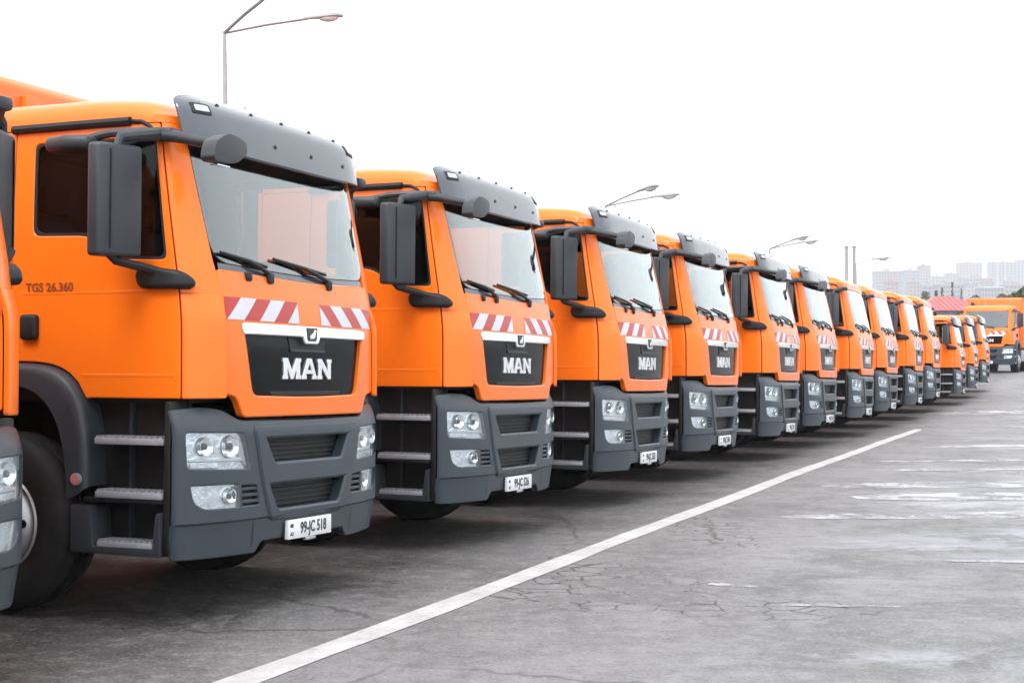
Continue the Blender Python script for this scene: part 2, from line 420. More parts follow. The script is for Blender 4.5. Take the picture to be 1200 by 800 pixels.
        panel('corner_backing', f([(ux(.84), 1.262), (uy(SEAM) + .02, 1.262), (uy(SEAM) + .02, 2.83), (ux(.98), 2.83), (ux(.98), 2.0), (ux(.84), 1.99)]), 'black', T, off=-.045, depth=0)
        # door
        dp = [(uy(SEAM) + .0, 1.272, .006), (uy(.80), 1.272, .0)]
        for k in range(10):
            yy = .825 + (1.36 - .825) * k / 9
            dp.append((uy(yy), .535 + .945 * max(.01, 1 - abs((yy - AX) / .665) ** 4) ** .25, 0))
        dp += [(uy(1.375), 1.484, .0), (uy(1.375), 2.832, .03), (uy(SEAM), 2.832, .01)]
        win = [(uy(1.245), 2.765, .05), (uy(1.235), 2.205, .06), (uy(.80), 2.195, .10), (uy(.60), 2.055, .08), (uy(.235), 2.045, .05), (uy(.235), 2.765, .04)]
        D = panel('door', rounded(f(dp)), 'orange', T, holes=[rounded(f(win))], bev=.006, depth=.045, du=.08)
        win2 = [(p[0] + (.022 if p[0] < uy(.7) else -.022), p[1] + (.02 if p[1] < 2.4 else -.02)) + tuple(p[2:]) for p in win]
        panel('window_seal', rounded(f(win)), 'rubber', D, holes=[rounded(f(win2))], off=-.006, bev=.003, depth=.02)
        panel('side_window', rounded(f(win)), 'tint', D, off=-.014, depth=0)
        panel('inner_trim', rounded(f(dp)), 'cabin', D, holes=[rounded(f(win))], off=-.05, depth=0)
        # pressed swage lines on the door
        for zz in (1.872, 1.395):
            panel('swage_line', rounded(f([(uy(SEAM) + .03, zz - .007, .003), (uy(1.30 if zz > 1.5 else .85), zz - .007, .003), (uy(1.30 if zz > 1.5 else .85), zz + .007, .003), (uy(SEAM) + .03, zz + .007, .003)])), 'orange', D, off=.0018, bev=.006, depth=.004)
        fl = Flat(s * 1.122)
        dh = mkbox(s * 1.112, s * 1.165, 1.17, 1.29, 1.60, 1.75, bev=.022, seg=3)
        obj('door_handle', dh, 'black', D)
        # rear quarter
        rq = [(uy(1.392), 1.49, .0), (uy(1.85), 1.40, .02), (uy(1.85), 2.832, .0), (uy(1.392), 2.832, .0)]
        panel('quarter_panel', rounded(f(rq)), 'orange', T, bev=.005, depth=.04, du=.1)
        panel('quarter_trim', f([(uy(1.36), 1.3), (uy(1.84), 1.3), (uy(1.84), 2.83), (uy(1.36), 2.83)]), 'cabin', T, off=-.052, depth=0)
        # rain gutter
        g = [CAB.at(s * uy(y), z, .012) for y, z in ((1.40, 2.848), (1.1, 2.85), (.8, 2.852), (.47, 2.853))]
        obj('rain_gutter', mktube(g, .026), 'black', T)
        g = [CAB.at(s * uy(y), z, .008) for y, z in ((.46, 2.853), (.36, 2.846), (.28, 2.815), (.235, 2.75))]
        obj('drip_channel', mktube(g, .012), 'black', T)
        # mirror foot straddling the seam
        ft = [(uy(.115), 1.90, .05), (uy(.42), 1.905, .05), (uy(.43), 1.985, .05), (uy(.34), 1.995, .06), (uy(.16), 1.965, .09)]
        panel('mirror_foot', rounded(f(ft)), 'black', T, off=.055, bev=.018, depth=.065, du=.04, dz=.03, ang=60)
        # main mirror
        my = 0 if s < 0 else .05
        Mm = [(1.245, .35), (1.44, .43), (1.485, .455), (1.505, .50), (1.49, .55), (1.44, .55), (1.255, .475)]
        bm = bmesh.new(); prism(bm, [(s * x, y + my) for x, y in Mm], 'z', 2.05, 2.675, bev=.028, seg=3)
        H = obj('mirror', bm, 'plastic', T, 40)
        obj('mirror_glass', mkprism([(s * 1.275, .487 + my), (s * 1.44, .556 + my), (s * 1.437, .560 + my), (s * 1.273, .491 + my)], 'z', 2.09, 2.63), 'mirror', H)
        bm = bmesh.new(); prism(bm, [(s * x, y - .004 + my) for x, y in ((1.436, .424), (1.442, .424), (1.442, .434), (1.436, .434))], 'z', 2.09, 2.64)
        obj('mirror_seam', bm, 'black', H)
        obj('mirror_arm', mktube([(s * 1.10, .33, 2.765), (s * 1.16, .33, 2.755), (s * 1.26, .38 + my, 2.735), (s * 1.35, .43 + my, 2.715), (s * 1.37, .44 + my, 2.65)], [.040, .040, .034, .030, .026], seg=10), 'plastic', H)
        obj('mirror_arm', mktube([(s * 1.14, .33, 1.98), (s * 1.21, .37, 2.0), (s * 1.36, .45, 2.03), (s * 1.42, .47, 2.08)], [.03, .026, .024, .024]), 'black', H)
        obj('mirror_bracket', mkbox(s * 1.06, s * 1.165, .235, .40, 2.725, 2.795, bev=.022), 'plastic', H)
        if s < 0:
            # kerb mirror above the window
            bm = bmesh.new(); prism(bm, [(-1.36, .64), (-1.25, .66), (-1.18, .74), (-1.18, .95), (-1.25, 1.0), (-1.36, .95), (-1.40, .80)], 'z', 2.66, 2.745, bev=.032, seg=3)
            K = obj('kerb_mirror', bm, 'plastic', T, 45)
            obj('kerb_mirror_arm', mktube([(-1.25, .80, 2.73), (-1.22, .60, 2.765), (-1.17, .42, 2.775), (-1.15, .34, 2.765)], .024), 'plastic', K)
            # front mirror on its arm
            fm = [(-1.285, 2.585), (-1.265, 2.675), (-1.135, 2.742), (-.965, 2.71), (-.955, 2.645), (-1.07, 2.572), (-1.26, 2.565)]
            bm = bmesh.new(); prism(bm, rounded(fm, .06, 5), 'y', -.14, -.05, bev=.026, seg=4)
            Fm = obj('front_mirror', bm, 'plastic', T, 45)
            obj('front_mirror_glass', mkbox(-1.22, -1.10, -.12, -.07, 2.553, 2.557), 'mirror', Fm)
            obj('front_mirror_arm', mktube([(-1.13, .34, 2.755), (-1.14, .20, 2.735), (-1.15, .07, 2.705), (-1.15, -.08, 2.675)], [.036, .034, .030, .026], seg=12), 'plastic', Fm)
    # badge text on the door
    me = text_mesh('TGS 26.360', .072, .001, 1.0)
    me.transform(Matrix(((0, 0, -1, -1.1235), (-1, 0, 0, 1.10), (0, 1, 0, 1.905), (0, 0, 0, 1))))
    obj('model_lettering', me, 'inkbrown', T, smooth=False)
    # ---- roof
    bm = bmesh.new()
    us = [CAB.uy(1.85) * t for t in np.concatenate([np.linspace(-1, -.62, 14, endpoint=False), np.linspace(-.62, -.3, 26, endpoint=False), np.linspace(-.3, .3, 20, endpoint=False), np.linspace(.3, .62, 26, endpoint=False), np.linspace(.62, 1, 15)])]
    rings = []
    secs = [(0, 2.842), (.0, 2.90), (.010, 2.94), (.035, 2.975), (.08, 3.003), (.16, 3.024), (.30, 3.038), (.55, 3.046), (.85, 3.05)]
    for i, (d, z) in enumerate(secs):
        ring = []
        for u in us:
            p = CAB.base(u, 2.842)
            x = p.x * (1 - d / 1.08); y = p.y + d * max(0, (1.0 - p.y)) / .8
            zz = z - (.07 * max(0, (1.0 - y) / .8) ** 2 if i > 1 else (.02 * i * max(0, (1.0 - y) / .8) ** 2))
            ring.append(bm.verts.new((x, y + .07 * max(0, z - 2.842) / .2 * math.exp(-max(0, p.y - .2) / .3), zz)))
        rings.append(ring)
    for i in range(len(rings) - 1):
        for k in range(len(us) - 1): bm.faces.new([rings[i][k], rings[i][k + 1], rings[i + 1][k + 1], rings[i + 1][k]])
    top = rings[-1]; n = len(top)
    for k in range(n // 2): 
        if k + 1 < n - 1 - k - 1 + 1 and len({top[k], top[k + 1], top[n - 2 - k], top[n - 1 - k]}) == 4: bm.faces.new([top[k], top[k + 1], top[n - 2 - k], top[n - 1 - k]])
    for i in range(len(rings) - 1):
        pass
    bk = [r[-1] for r in rings] + [r[0] for r in rings[::-1]]
    bm.faces.new(bk)
    bmesh.ops.recalc_face_normals(bm, faces=bm.faces)
    RF = obj('roof', bm, 'orange', T, 40)
    obj('roof_lining', mkbox(-1.03, 1.03, .34, 1.82, 2.80, 2.83), 'cabin', T)
    obj('antenna', mktube([(-.12, .42, 3.0), (-.12, .42, 3.09), (-.12, .42, 3.10), (-.12, .44, 3.38)], [.012, .010, .004, .0018], seg=6), 'galv', RF)
    # back wall and floor
    obj('rear_wall', mkbox(-1.115, 1.115, 1.845, 1.875, 1.28, 2.845), 'orange', T)
    obj('rear_trim', mkbox(-1.06, 1.06, 1.80, 1.838, 1.28, 2.80), 'cabin', T)
    obj('cab_floor', mkbox(-1.04, 1.04, .22, 1.84, 1.24, 1.32), 'frame', T)
    # dashboard and seats
    bm = bmesh.new(); prism(bm, [(.17, 1.30), (.17, 1.90), (.27, 1.985), (.42, 2.0), (.60, 1.93), (.60, 1.70), (.45, 1.30)], 'x', -.96, .96, bev=.02)
    DB = obj('dashboard', bm, 'cabin', T)
    for sx_ in (-.55, .55):
        bm = bmesh.new()
        box(bm, sx_ - .25, sx_ + .25, .92, 1.42, 1.66, 1.82, bev=.05)
        box(bm, sx_ - .15, sx_ + .15, 1.0, 1.35, 1.321, 1.66, bev=.02)
        S_ = obj('seat', bm, 'seat', T)
        bm = bmesh.new(); prism(bm, [(1.34, 1.78), (1.46, 1.76), (1.60, 2.36), (1.52, 2.40), (1.44, 2.36)], 'x', sx_ - .24, sx_ + .24, bev=.04); obj('seat_back', bm, 'seat', S_)
        obj('headrest', mkbox(sx_ - .13, sx_ + .13, 1.50, 1.60, 2.40, 2.58, bev=.035), 'seat', S_)
    bm = bmesh.new()
    c = Vector((.55, .72, 2.0)); ax = Vector((0, -.55, .83)).normalized(); e1 = Vector((1, 0, 0)); e2 = ax.cross(e1)
    tube(bm, [c + (e1 * math.cos(t) + e2 * math.sin(t)) * .23 for t in np.linspace(0, 2 * math.pi, 29)], .016, 8)
    tube(bm, [c - e1 * .22, c - ax * .05, c + e1 * .22], .018, 6); tube(bm, [c - ax * .05, c - ax * .3], .035, 8)
    obj('steering_wheel', bm, 'black', T)
    # ---- wipers
    for x0, x1 in ((-.40, -.80), (.30, -.28)):
        bm = bmesh.new()
        pz = lambda x, z, o: CAB.at(ux(x), z, o)
        tube(bm, [pz(x0, 2.01, .01), pz(x0 + (x1 - x0) * .3, 2.040, .030), pz((x0 + x1) / 2, 2.066, .026)], [.016, .012, .008], 6)
        tube(bm, [pz(x1 - .05, 2.105, .015), pz((x0 + x1) / 2, 2.07, .020), pz(x0 - .02, 2.05, .015)], [.010, .013, .010], 6)
        Wp = obj('wiper', bm, 'black', T)
        bm = bmesh.new(); box(bm, *(lambda p: (p.x - .03, p.x + .03, p.y - .02, p.y + .03, p.z - .035, p.z + .03))(pz(x0, 1.985, .01)), bev=.012)
        obj('wiper_pivot', bm, 'black', Wp)
    obj('washer_knob', (lambda p: mkbox(p.x - .03, p.x + .03, p.y - .025, p.y + .02, p.z - .03, p.z + .02, bev=.012))(CAB.at(ux(-.62), 1.985, .0)), 'black', T)
    # ---- sun visor
    vo = lambda u, z: .092 - .06 * max(0, (z - 2.70)) - .085 * max(0, min(1.1, (z - 2.90) / .14)) ** 2 + .014 * math.sin((z - 2.7) / .36 * math.pi) - .035 * max(0, (abs(u) - .75) / .35) ** 2
    vis = [(ux(-1.02), 2.705, .05), (ux(-.5), 2.685, .3), (ux(.5), 2.685, .3), (ux(1.02), 2.705, .05), (ux(1.045), 2.985, .06), (ux(.93), 3.028, .10), (0, 3.06, .6), (ux(-.93), 3.028, .10), (ux(-1.045), 2.985, .06)]
    V = panel('sun_visor', rounded(vis), 'visor', T, offf=vo, bev=.006, depth=.022, dz=.022)
    panel('visor_lining', [(p[0] * .985, 2.86 + (p[1] - 2.86) * .95) for p in vis], 'black', V, offf=lambda u, z: vo(u, z) - .026, depth=0, dz=.03)
    def disc(u, z, r, m_, nm, par, surf=CAB, o0=0., th_=.006):
        p = surf.at(u, z, o0); q = surf.at(u, z, o0 + th_); d = (q - p).normalized()
        bm = bmesh.new(); tube(bm, [p - d * .004, q], r, 8); bmesh.ops.recalc_face_normals(bm, faces=bm.faces)
        return obj(nm, bm, m_, par)
    for x in (-.72, -.36, 0, .36, .72): disc(ux(x), 2.975, .013, 'black', 'visor_bolt', V, o0=vo(0, 2.975))
    for x in (-.2, .25, .7): disc(ux(x), 2.79, .013, 'black', 'visor_bolt', V, o0=vo(0, 2.79))
    for s in (-1, 1):
        f = (lambda p: p) if s > 0 else mir
        r_ = [(ux(.83), 2.89, .01), (ux(.965), 2.89, .01), (ux(.965), 2.955, .01), (ux(.83), 2.955, .01)]
        L = panel('marker_lamp', rounded(f(r_)), 'black', V, offf=lambda u, z: vo(u, z) + .006, bev=.004, depth=.012)
        r_ = [(ux(.85), 2.905, .008), (ux(.945), 2.905, .008), (ux(.945), 2.942, .008), (ux(.85), 2.942, .008)]
        panel('marker_lens', rounded(f(r_)), 'lampback', V, offf=lambda u, z: vo(u, z) + .010, bev=.003, depth=.008)
        for zz in (2.76, 2.96):
            a = CAB.at(s * ux(.88), zz, -.03); b = CAB.at(s * ux(.88), zz, .06)
            obj('visor_bracket', mktube([a, b], .014, seg=6), 'black', V)
    # ---- bumper
    e = BUM.u[-1]
    bp = [(-e, .365, .03), (bx(-.56), .36, .02), (bx(-.50), .425, .03), (bx(.50), .425, .03), (bx(.56), .36, .02), (e, .365, .03), (e, 1.195, .04), (bx(1.02), 1.215, .04), (bx(.85), 1.205, .06), (bx(.735), 1.135, .05), (0, 1.128, 0), (bx(-.735), 1.135, .05), (bx(-.85), 1.205, .06), (bx(-1.02), 1.215, .04), (-e, 1.195, .04)]
    op1 = [(bx(-.525), 1.050, .02), (bx(.525), 1.050, .02), (bx(.415), .862, .03), (bx(-.415), .862, .03)]
    op2 = [(bx(-.485), .775, .02), (bx(.485), .775, .02), (bx(.385), .580, .04), (bx(-.385), .580, .04)]
    hl = [(bx(.705), 1.066, .012), (bx(1.13), 1.078, .03), (bx(1.118), .872, .03), (bx(.64), .852, .02)]
    fg = [(bx(.745), .772, .01), (bx(1.10), .777, .015), (bx(1.075), .68, .05), (bx(1.0), .640, .05), (bx(.735), .635, .01)]
    slt = [(bx(.575), .765, .01), (bx(.725), .770, .01), (bx(.715), .635, .01), (bx(.545), .635, .02)]
    grow = lambda P, d: [((p[0] + (d if p[0] > sum(q[0] for q in P) / len(P) else -d)), (p[1] + (d if p[1] > sum(q[1] for q in P) / len(P) else -d))) + tuple(p[2:]) for p in P]
    holes = [rounded(grow(op1, .012)), rounded(grow(op2, .012))]
    for s in (-1, 1):
        f = (lambda p: p) if s > 0 else mir
        holes += [rounded(f(grow(hl, .006))), rounded(f(grow(fg, .006))), rounded(f(slt))]
    BP = panel('bumper', rounded(bp), 'bumper', T, surf=BUM, holes=holes, bev=.007, depth=.06, du=.035, dz=.06, extra_z=(.552, .566), ang=22)
    # frame round the two centre openings
    fr = [(bx(-.60), 1.105, .03), (bx(.60), 1.105, .03), (bx(.425), .808, .0), (bx(.52), .808, .0), (bx(.435), .548, .05), (bx(-.435), .548, .05), (bx(-.52), .808, .0), (bx(-.425), .808, .0)]
    fr = [(bx(-.605), 1.095, .03), (bx(.605), 1.095, .03), (bx(.53), .80, .06), (bx(.435), .545, .05), (bx(-.435), .545, .05), (bx(-.53), .80, .06)]
    panel('grille_surround', rounded(fr), 'bumper', BP, surf=BUM, holes=[rounded(grow(op1, -.008)), rounded(grow(op2, -.008))], off=.014, bev=.014, depth=.075, du=.05, dz=.05, ang=22)
    for op, nm in ((op1, 0), (op2, 1)):
        panel('intake_mesh', rounded(grow(op, .02)), 'black', BP, surf=BUM, off=-.075, depth=0)
        za, zb_ = (.885, 1.03) if nm == 0 else (.605, .755)
        for k in range(4):
            zz = za + (zb_ - za) * (k + .5) / 5; hw = .40 + .09 * k / 5
            panel('intake_slat', [(bx(-hw), zz - .006), (bx(hw), zz - .006), (bx(hw), zz + .006), (bx(-hw), zz + .006)], 'black', BP, surf=BUM, off=-.060, depth=.012, bev=.002)
    # lower skirt piece seams + dark inner behind the notch
    bm = bmesh.new(); box(bm, -.84, .84, .12, .20, .43, 1.14); obj('bumper_beam', bm, 'frame', T)
    for s in (-1, 1):
        f = (lambda p: p) if s > 0 else mir
        panel('skirt_seam', f([(bx(.592), .40), (bx(.598), .40), (bx(.598), .54), (bx(.592), .54)]), 'black', BP, surf=BUM, off=.002, depth=0)
        # headlamp
        HL = panel('headlight', rounded(f(grow(hl, .008))), 'facet', T, surf=BUM, off=-.030, bev=.002, depth=.01)
        def bowl(x, z, r, o0=-.043, nm='reflector', m_='reflector'):
            p = BUM.at(s * bx(x), z, o0); q = BUM.at(s * bx(x), z, o0 + .01); d = (q - p).normalized()
            d = (d * .5 + Vector((0, -1, 0)) * .5).normalized()
            rt = d.to_track_quat('X', 'Z').to_matrix().to_4x4(); mt = Matrix.Translation(p) @ rt
            bm = bmesh.new(); lathe(bm, [(r, .022), (r * 1.04, .022), (r * 1.08, .0), ], 20, mt)
            lathe(bm, [(r, .022), (r * .9, .010), (r * .65, .002), (r * .3, -.004), (0, -.006)], 20, mt)
            o = obj(nm, bm, m_, HL, 50)
            bm = bmesh.new(); lathe(bm, [(r * .34, -.006), (r * .34, .012), (r * .2, .018), (0, .020)], 12, mt); obj('bulb_shield', bm, 'plastic', HL, 50)
        bowl(.80, .990, .062, -.030, 'reflector'); bowl(.995, .995, .052, -.026)
        panel('lamp_divider', rounded(f([(bx(.70), .905, .005), (bx(1.10), .915, .005), (bx(1.10), .928, .005), (bx(.72), .922, .005)])), 'chrome', HL, surf=BUM, off=-.012, bev=.003, depth=.02)
        panel('turn_signal', rounded(f([(bx(.90), .872, .005), (bx(1.09), .878, .005), (bx(1.09), .905, .005), (bx(.90), .90, .005)])), 'facet', HL, surf=BUM, off=-.014, bev=.003, depth=.015)
        panel('lamp_mask', rounded(f([(bx(.705), 1.0, .02), (bx(.735), 1.055, .02), (bx(.74), .94, .02), (bx(.66), .87, .02)])), 'lampback', HL, surf=BUM, off=-.018, bev=.003, depth=.012)
        panel('lamp_cover', rounded(f(hl)), 'lens', HL, surf=BUM, off=.0, depth=0)
        FG = panel('fog_lamp', rounded(f(grow(fg, .006))), 'facet', T, surf=BUM, off=-.022, bev=.002, depth=.01)
        HLs = HL; HL = FG
        bowl(.81, .705, .046, -.022)
        panel('fog_shade', rounded(f([(bx(.755), .69, .005), (bx(.775), .69, .005), (bx(.78), .755, .005), (bx(.755), .755, .005)])), 'black', FG, surf=BUM, off=-.008, bev=.002, depth=.014)
        panel('fog_cover', rounded(f(fg)), 'lens', FG, surf=BUM, off=.0, depth=0)
        HL = HLs
        panel('vent_back', f(grow(slt, .01)), 'black', BP, surf=BUM, off=-.04, depth=0)
        for k in range(3):
            zz = .66 + k * .037
            panel('vent_slat', f([(bx(.545 + k * .008), zz), (bx(.722), zz), (bx(.722), zz + .013), (bx(.545 + k * .008), zz + .013)]), 'bumper', BP, surf=BUM, off=-.006, bev=.003, depth=.03)
        # ---- entry steps
        Y = lambda a, b: (min(a, b), max(a, b))
        sw = mkbox(s * .98, s * 1.0, .20, .90, .40, 1.26)
        ST = obj('step_well', sw, 'black', T)
        bm = bmesh.new()
        prism(bm, [(.212, 1.25), (.212, .385), (.262, .385), (.255, 1.25)], 'x', s * 1.0, s * 1.165, bev=.012)
        obj('step_pillar', bm, 'black', ST)
        bm = bmesh.new()
        prism(bm, [(.262, .378), (.88, .385), (.88, .655), (.74, .655), (.72, .425), (.315, .425), (.295, .62), (.262, .63)], 'x', s * 1.0, s * 1.186, bev=.008)
        obj('step_box', bm, 'plastic', ST)
        obj('step_rib', mkbox(s * 1.0, s * 1.03, .57, .59, .42, 1.24), 'plastic', ST)
        obj('step_shelf', mkbox(s * 1.0, s * 1.17, .262, .80, .675, .70, bev=.004), 'black', ST)
        for (zt_, y0, y1, xo) in ((1.045, .262, .735, 1.165), (.742, .262, .715, 1.178), (.458, .318, .70, 1.178)):
            bm = bmesh.new(); box(bm, s * (xo - .15), s * xo, y0, y1, zt_ - .042, zt_ - .004, bev=.006)
            n = int((y1 - y0) / .038)
            for k in range(n):
                yy = y0 + (k + .5) * (y1 - y0) / n
                box(bm, s * (xo - .14), s * (xo - .006), yy - .010, yy + .010, zt_ - .0035, zt_ + .007)
            obj('step_tread', bm, 'alu', ST)
        # ---- fender
        def arch(q, t_):
            # q runs 0 (tyre side) to 1 (outer edge), t_ round the arch
            a_, b_, n_ = .505 + .145 * q, .80 + .135 * q, 2.9 + 1.1 * q
            c_, d_ = math.cos(t_), math.sin(t_)
            yy = AX + a_ * math.copysign(abs(c_) ** (2 / n_), c_); zz = .53 + b_ * max(0, d_) ** (2 / n_)
            return yy, max(zz, .53) if d_ > 0 else .53
        bm = bmesh.new(); prev = None
        sec = [(0, 1.10), (0, 1.165), (.06, 1.188), (.62, 1.190), (.86, 1.182), (.97, 1.16), (1.0, 1.13), (1.0, .70)]
        for k in range(49):
            a = math.pi - math.pi * k / 48
            if k == 0: a = math.pi - .06
            if k == 48: a = .06
            ring = []
            for q, x in sec:
                yy, zz = arch(q, a); ring.append(bm.verts.new((s * x, yy, max(zz, .68))))
            if prev:
                for i in range(len(sec) - 1): bm.faces.new([prev[i], prev[i + 1], ring[i + 1], ring[i]])
            prev = ring
        bmesh.ops.recalc_face_normals(bm, faces=bm.faces)
        FD = obj('fender', bm, 'plastic', T, 45)
        bm = bmesh.new(); prev = None
        for k in range(25):
            a = math.pi - math.pi * k / 24
            ring = []
            for q, x in ((0, 1.10), (0, .62)):
                yy, zz = arch(q, a); ring.append(bm.verts.new((s * x, yy, zz)))
            ring.append(bm.verts.new((s * .62, AX, .53)))
            if prev:
                for i in range(2): bm.faces.new([prev[i], prev[i + 1], ring[i + 1], ring[i]])
            prev = ring
        bmesh.ops.remove_doubles(bm, verts=bm.verts, dist=1e-4)
        obj('wheel_arch_liner', bm, 'black', FD)
        mk = bmesh.new(); tube(mk, [(s * 1.18, .835, .80), (s * 1.20, .835, .80)], .036, 16); bmesh.ops.recalc_face_normals(mk, faces=mk.faces)
        RFm = obj('side_reflector', mk, 'alu', FD)
        mk = bmesh.new(); tube(mk, [(s * 1.20, .835, .80), (s * 1.206, .835, .80)], .027, 16); bmesh.ops.recalc_face_normals(mk, faces=mk.faces)
        obj('reflector_lens', mk, 'redlens', FD)
        wheel(T, s * 1.17, AX, s)
        wheel(T, s * 1.17, 5.15, s, True); wheel(T, s * 1.17, 6.5, s, True)
    # bumper end returns
    # ---- chassis
    bm = bmesh.new()
    for s in (-1, 1): box(bm, s * .38, s * .46, .3, 7.6, .80, 1.06)
    for y in (.5, 1.42, 2.6, 4.0, 5.8, 7.4): box(bm, -.38, .38, y - .05, y + .05, .85, 1.0)
    CH = obj('chassis', bm, 'frame', T)
    for y in (AX, 5.15, 6.5):
        bm = bmesh.new(); lathe(bm, [(.0, -.95), (.09, -.95), (.09, -.25), (.2, -.12), (.2, .12), (.09, .25), (.09, .95), (0, .95)], 14, Matrix.Translation((0, y, .53)))
        obj('axle', bm, 'frame', CH)
    obj('engine', mkbox(-.42, .42, .45, 1.8, .55, 1.2, bev=.05), 'frame', CH)
    for s in (-1, 1):
        bm = bmesh.new(); prism(bm, rounded([(2.5, .5), (4.1, .5), (4.1, 1.02), (2.5, 1.02)], .12), 'x', s * .55, s * 1.15, bev=.01)
        obj('fuel_tank', bm, 'alu', CH)
    obj('air_intake', mktube([(-.95, 2.02, 1.3), (-.95, 2.02, 3.0), (-.95, 2.0, 3.12), (-.95, 1.93, 3.16)], .09, seg=12), 'black', T)
    # ---- body
    bm = bmesh.new(); prism(bm, [(2.25, 1.12), (7.4, 1.12), (7.4, 3.3), (7.3, 3.42), (2.32, 3.42), (2.25, 3.36)], 'x', -1.2, 1.2, bev=.025)
    BD = obj('refuse_body', bm, 'body_orange', T, 30)
    for s in (-1, 1):
        for y in (2.4, 3.4, 4.4, 5.4, 6.4, 7.25): obj('body_rib', mkbox(s * 1.2, s * 1.245, y - .05, y + .05, 1.16, 3.32, bev=.008), 'body_orange', BD)
        obj('body_rail', mkbox(s * 1.2, s * 1.25, 2.27, 7.38, 3.33, 3.41, bev=.008), 'body_orange', BD)
    for x in (-.7, 0, .7): obj('front_rib', mkbox(x - .06, x + .06, 2.19, 2.25, 1.2, 3.3, bev=.008), 'body_orange', BD)
    bm = bmesh.new(); prism(bm, [(7.42, 1.0), (8.5, .95), (8.75, 1.6), (8.6, 2.6), (7.9, 3.38), (7.42, 3.38)], 'x', -1.2, 1.2, bev=.03)
    HP = obj('tailgate', bm, 'body_orange', T, 30)
    # ---- number plate holder (text added per truck)
    P = obj('number_plate', mkbox(-.262, .262, -.012, .016, .405, .522, bev=.004), 'plate', T)
    obj('plate_clip', mkbox(-.06, .06, -.016, .01, .385, .404, bev=.003), 'lampback', P)
    me = text_mesh('AZ', .03, .001); me.transform(Matrix(((1, 0, 0, -.222), (0, 0, -1, -.0135), (0, 1, 0, .435), (0, 0, 0, 1)))); obj('plate_country', me, 'ink', P, smooth=False)
    obj('plate_flag', mkbox(-.240, -.204, -.0135, -.01, .476, .498), 'ink', P)
    return T

def copy_tree(o, parent=None, skip=()):
    c = o.copy(); col.objects.link(c); c.parent = parent
    for ch in o.children:
        if ch.name.split('.')[0] in skip: continue
        copy_tree(ch, c, skip)
    return c

proto = build_truck('refuse_truck')

# ------------------------------------------------------------------ place the row
TH = math.atan(730 / FOC); ROLL = R(1.03)
OX, OY = -1.279, 9.292
STEP = .385 * (OY - 1.2 * math.cos(TH) + .2 * math.sin(TH)) / math.cos(TH)
def ground_z(x, y):
    s = x * math.sin(TH) + y * math.cos(TH)
    t = max(0, min(1, (s - 34) / 40)); return .80 * t * t * (3 - 2 * t)
def place(o, x, y, yaw, roll=ROLL, scale=1., z=None):
    """yaw: angle of the truck's front line from the camera axis"""
    X3 = Vector((math.sin(yaw) * math.cos(roll), math.cos(yaw) * math.cos(roll), -math.sin(roll)))
    Y3 = Vector((-math.cos(yaw), math.sin(yaw), 0)); Z3 = X3.cross(Y3)
    m = Matrix((X3, Y3, Z3)).transposed().to_4x4()
    m.translation = (x, y, ground_z(x, y) if z is None else z)
    o.matrix_world = m @ Matrix.Diagonal((scale, scale, scale, 1))
def plate_text(t, s):
    pl = [c for c in t.children if c.name.startswith('number_plate')][0]
    me = text_mesh(s, .098, .001, .80)
    me.transform(Matrix(((1, 0, 0, .035), (0, 0, -1, -.0135), (0, 1, 0, .464), (0, 0, 0, 1))))
    obj('plate_characters', me, 'ink', pl, smooth=False)
noviz = ('sun_visor', 'front_mirror', 'kerb_mirror')
labels = {
    -1: 'orange truck cut off by the left edge of the photo, nearest the camera',
    0: 'orange truck with number plate 99-JC 518, the largest one seen whole',
    1: 'orange truck second from the one with plate 99-JC 518, grey visor',
    2: 'third full orange truck from the left, grey sun visor, headlights above the line middle',
    3: 'fourth full orange truck from the left with grey sun visor',
    4: 'fifth full orange truck from the left with grey sun visor',
    5: 'sixth full orange truck, the farthest of the row with a grey visor',
    6: 'first orange truck of the row without a grey visor, beside the sixth visored one',
    7: 'second tall orange truck without a visor in the row',
    8: 'third tall orange truck without a visor in the row',
    9: 'last tall orange truck of the row, next to the smaller trucks',
}
labels[1] = 'orange truck right beside the one with plate 99-JC 518, second seen whole'
labels[2] = 'third orange truck seen whole from the left, with grey sun visor'
jit = {-1: (-.12, 0, 0), 0: (.02, 0, 0), 1: (.06, .02, .3), 2: (.09, -.03, -.3), 3: (.03, .03, .4), 4: (.27, -.02, -.2), 5: (.24, .04, .5),
       6: (.36, -.04, -.4), 7: (.55, .03, .3), 8: (1.05, -.02, -.3), 9: (1.42, .02, .2)}       # metres along the row, metres back, degrees
trucks = {}
